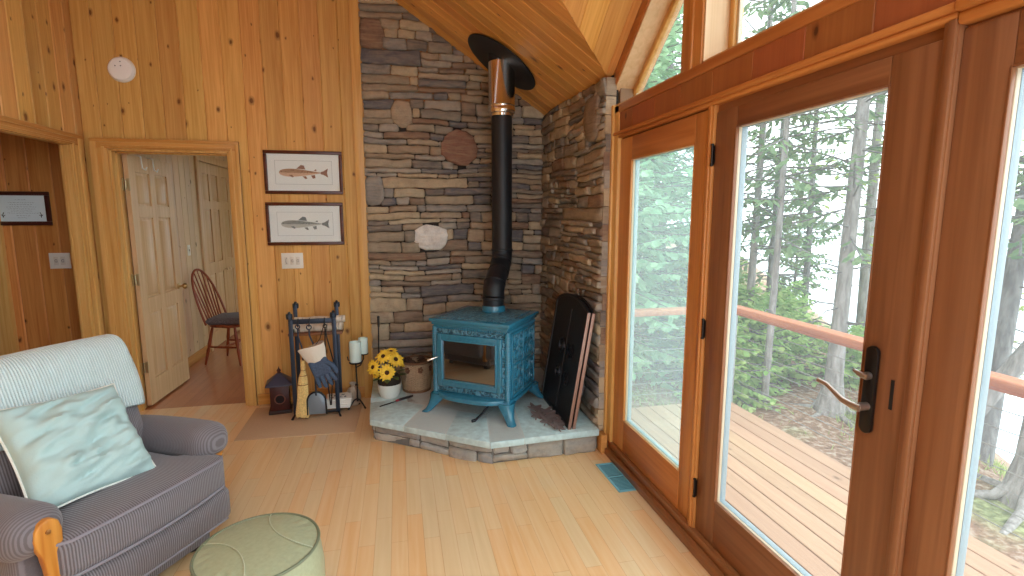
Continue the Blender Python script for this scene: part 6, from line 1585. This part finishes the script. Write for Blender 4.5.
# broad leaves at the top of the right window
def broadleaf(name, label, x, y, h, r_, clumps, seed):
    o = thing(name, label, T, (x, y, gnd(x, y))); rng = random.Random(seed)
    q = MB(); q.tube([(0,0,-0.05),(0.05,0.02,h*0.4),(0.0,0.05,h*0.75),(0.06,0,h)], [r_,r_*0.8,r_*0.5,r_*0.2], 8)
    lf = MB()
    for i in range(clumps):
        z = h*rng.uniform(0.35, 1.0); a = rng.uniform(0, 6.28); l = rng.uniform(0.4, 1.4)*(1.2-0.5*z/h); e = Vector((l*math.cos(a), l*math.sin(a), z+rng.uniform(-0.1,0.3)))
        q.tube([(0.03,0.02,z*0.85), e*0.6+Vector((0,0,z*0.36)), e], [0.012,0.008,0.003], 4)
        for j in range(34):
            c = e + Vector((rng.gauss(0,0.22), rng.gauss(0,0.22), rng.gauss(0,0.10))); u = Vector((rng.uniform(-1,1), rng.uniform(-1,1), rng.uniform(-0.3,0.3))).normalized()*0.06; v = u.cross(Vector((rng.uniform(-.5,.5), rng.uniform(-.5,.5), 1))).normalized()*0.038
            lf.add([c-u, c+v, c+u, c-v], [(0,1,2,3)], 0, rng.random())
    q.build('trunk', BARK, o, smooth=60); lf.build('foliage', LEAFY, o, smooth=0)
broadleaf('young_maple', 'yellow green young maple behind the trunks in the right window', 7.6, 4.35, 4.6, 0.05, 46, 3)
broadleaf('young_maple', 'thin young maple with yellow green leaves at the top right of the door glass', 7.6, 6.7, 5.2, 0.05, 22, 5)
# the misty stand behind: same kind of tree again and again
proto = None
rng = random.Random(77)
spots = [(5.6,10.2),(7.2,11.5),(6.2,13.0),(4.9,12.0),(3.6,11.8),(7.6,15.5),(5.2,15.5),(9.0,17.5),(3.0,14.5),(4.4,18.0),(6.8,18.5),(1.6,12.6),(8.6,20.5),(1.0,16.0)]
for i, (x, y) in enumerate(spots):
    if proto is None:
        proto = conifer('distant spruce in the stand behind the firs and hemlocks beyond the deck', T, x, y, 10, 0.09, 0.9, 1.6, 61, dz=0.3, per=5, mats=(BARKD, None), wl=0.3, ww=0.055, step=0.12, group='distant spruces beyond the deck')
    else:
        o = copy_tree(proto); o.location = (x, y, gnd(x, y)); o.rotation_euler = (0, 0, rng.uniform(0, 6.28)); k = rng.uniform(0.75, 1.15); o.scale = (k, k, k)

# grass tufts on the bank (nobody could count them)
q = MB(); rng = random.Random(9)
for c in ((6.1,3.75,0.5), (5.9,4.3,0.5), (5.35,4.75,0.12), (6.6,4.6,0.6), (3.2,5.6,0.7), (2.6,6.2,0.8)):
    for i in range(420):
        x, y = c[0]+rng.gauss(0,c[2]), c[1]+rng.gauss(0,c[2]); z = gnd(x, y); a = rng.uniform(0,6.28); h = rng.uniform(0.04,0.12); u = Vector((math.cos(a), math.sin(a), 0))*0.008; e = Vector((rng.gauss(0,0.04), rng.gauss(0,0.04), h))
        p = Vector((x, y, z)); q.add([p-u, p+u, p+e], [(0,1,2)], 0, rng.random())
tag(q.build('grass', needle_mat('bank_grass', srgb(130,150,84), srgb(190,200,130)), smooth=0), 'patches of short yellow green grass along the bank beyond the deck', 'grass', kind='stuff')

# ------------------------------------------------------------------ world, camera, render settings
w = bpy.data.worlds.new('overcast'); sc.world = w; w.use_nodes = True; nt = w.node_tree; bg = nt.nodes['Background']
tc = N(nt, 'ShaderNodeTexCoord'); sp_ = N(nt, 'ShaderNodeSeparateXYZ'); nt.links.new(tc.outputs['Generated'], sp_.inputs[0])
r = ramp(nt, [(0.44, (0.76,0.86,0.93)), (0.5, (0.84,0.93,0.99)), (0.6, (0.85,0.94,1.0)), (1.0, (0.84,0.94,1.0))]); nt.links.new(math_(nt, 'MULTIPLY_ADD', sp_.outputs[2], 0.5, 0.5), r.inputs[0]); nt.links.new(r.outputs[0], bg.inputs['Color'])
bg.inputs['Strength'].default_value = 1.0
cam = bpy.data.cameras.new('camera'); co = bpy.data.objects.new('camera', cam); col.objects.link(co)
cam.sensor_width = 36; cam.lens = 18.0; cam.clip_start = 0.05; cam.clip_end = 1500
pitch = math.atan(72/512); yaw = math.atan(114/math.hypot(512, 72))
co.location = (0, 0, HC); co.rotation_euler = (math.pi/2-pitch, 0, -yaw); sc.camera = co
sc.view_settings.view_transform = 'Standard'; sc.view_settings.look = 'None'; sc.view_settings.gamma = 1.0; sc.view_settings.use_curve_mapping = False
sc.view_settings.exposure = EXPOSURE
sc.cycles.use_denoising = True
sc.cycles.max_bounces = 10; sc.cycles.diffuse_bounces = 6; sc.cycles.transparent_max_bounces = 24; sc.cycles.sample_clamp_indirect = 8
sc.cycles.use_fast_gi = False
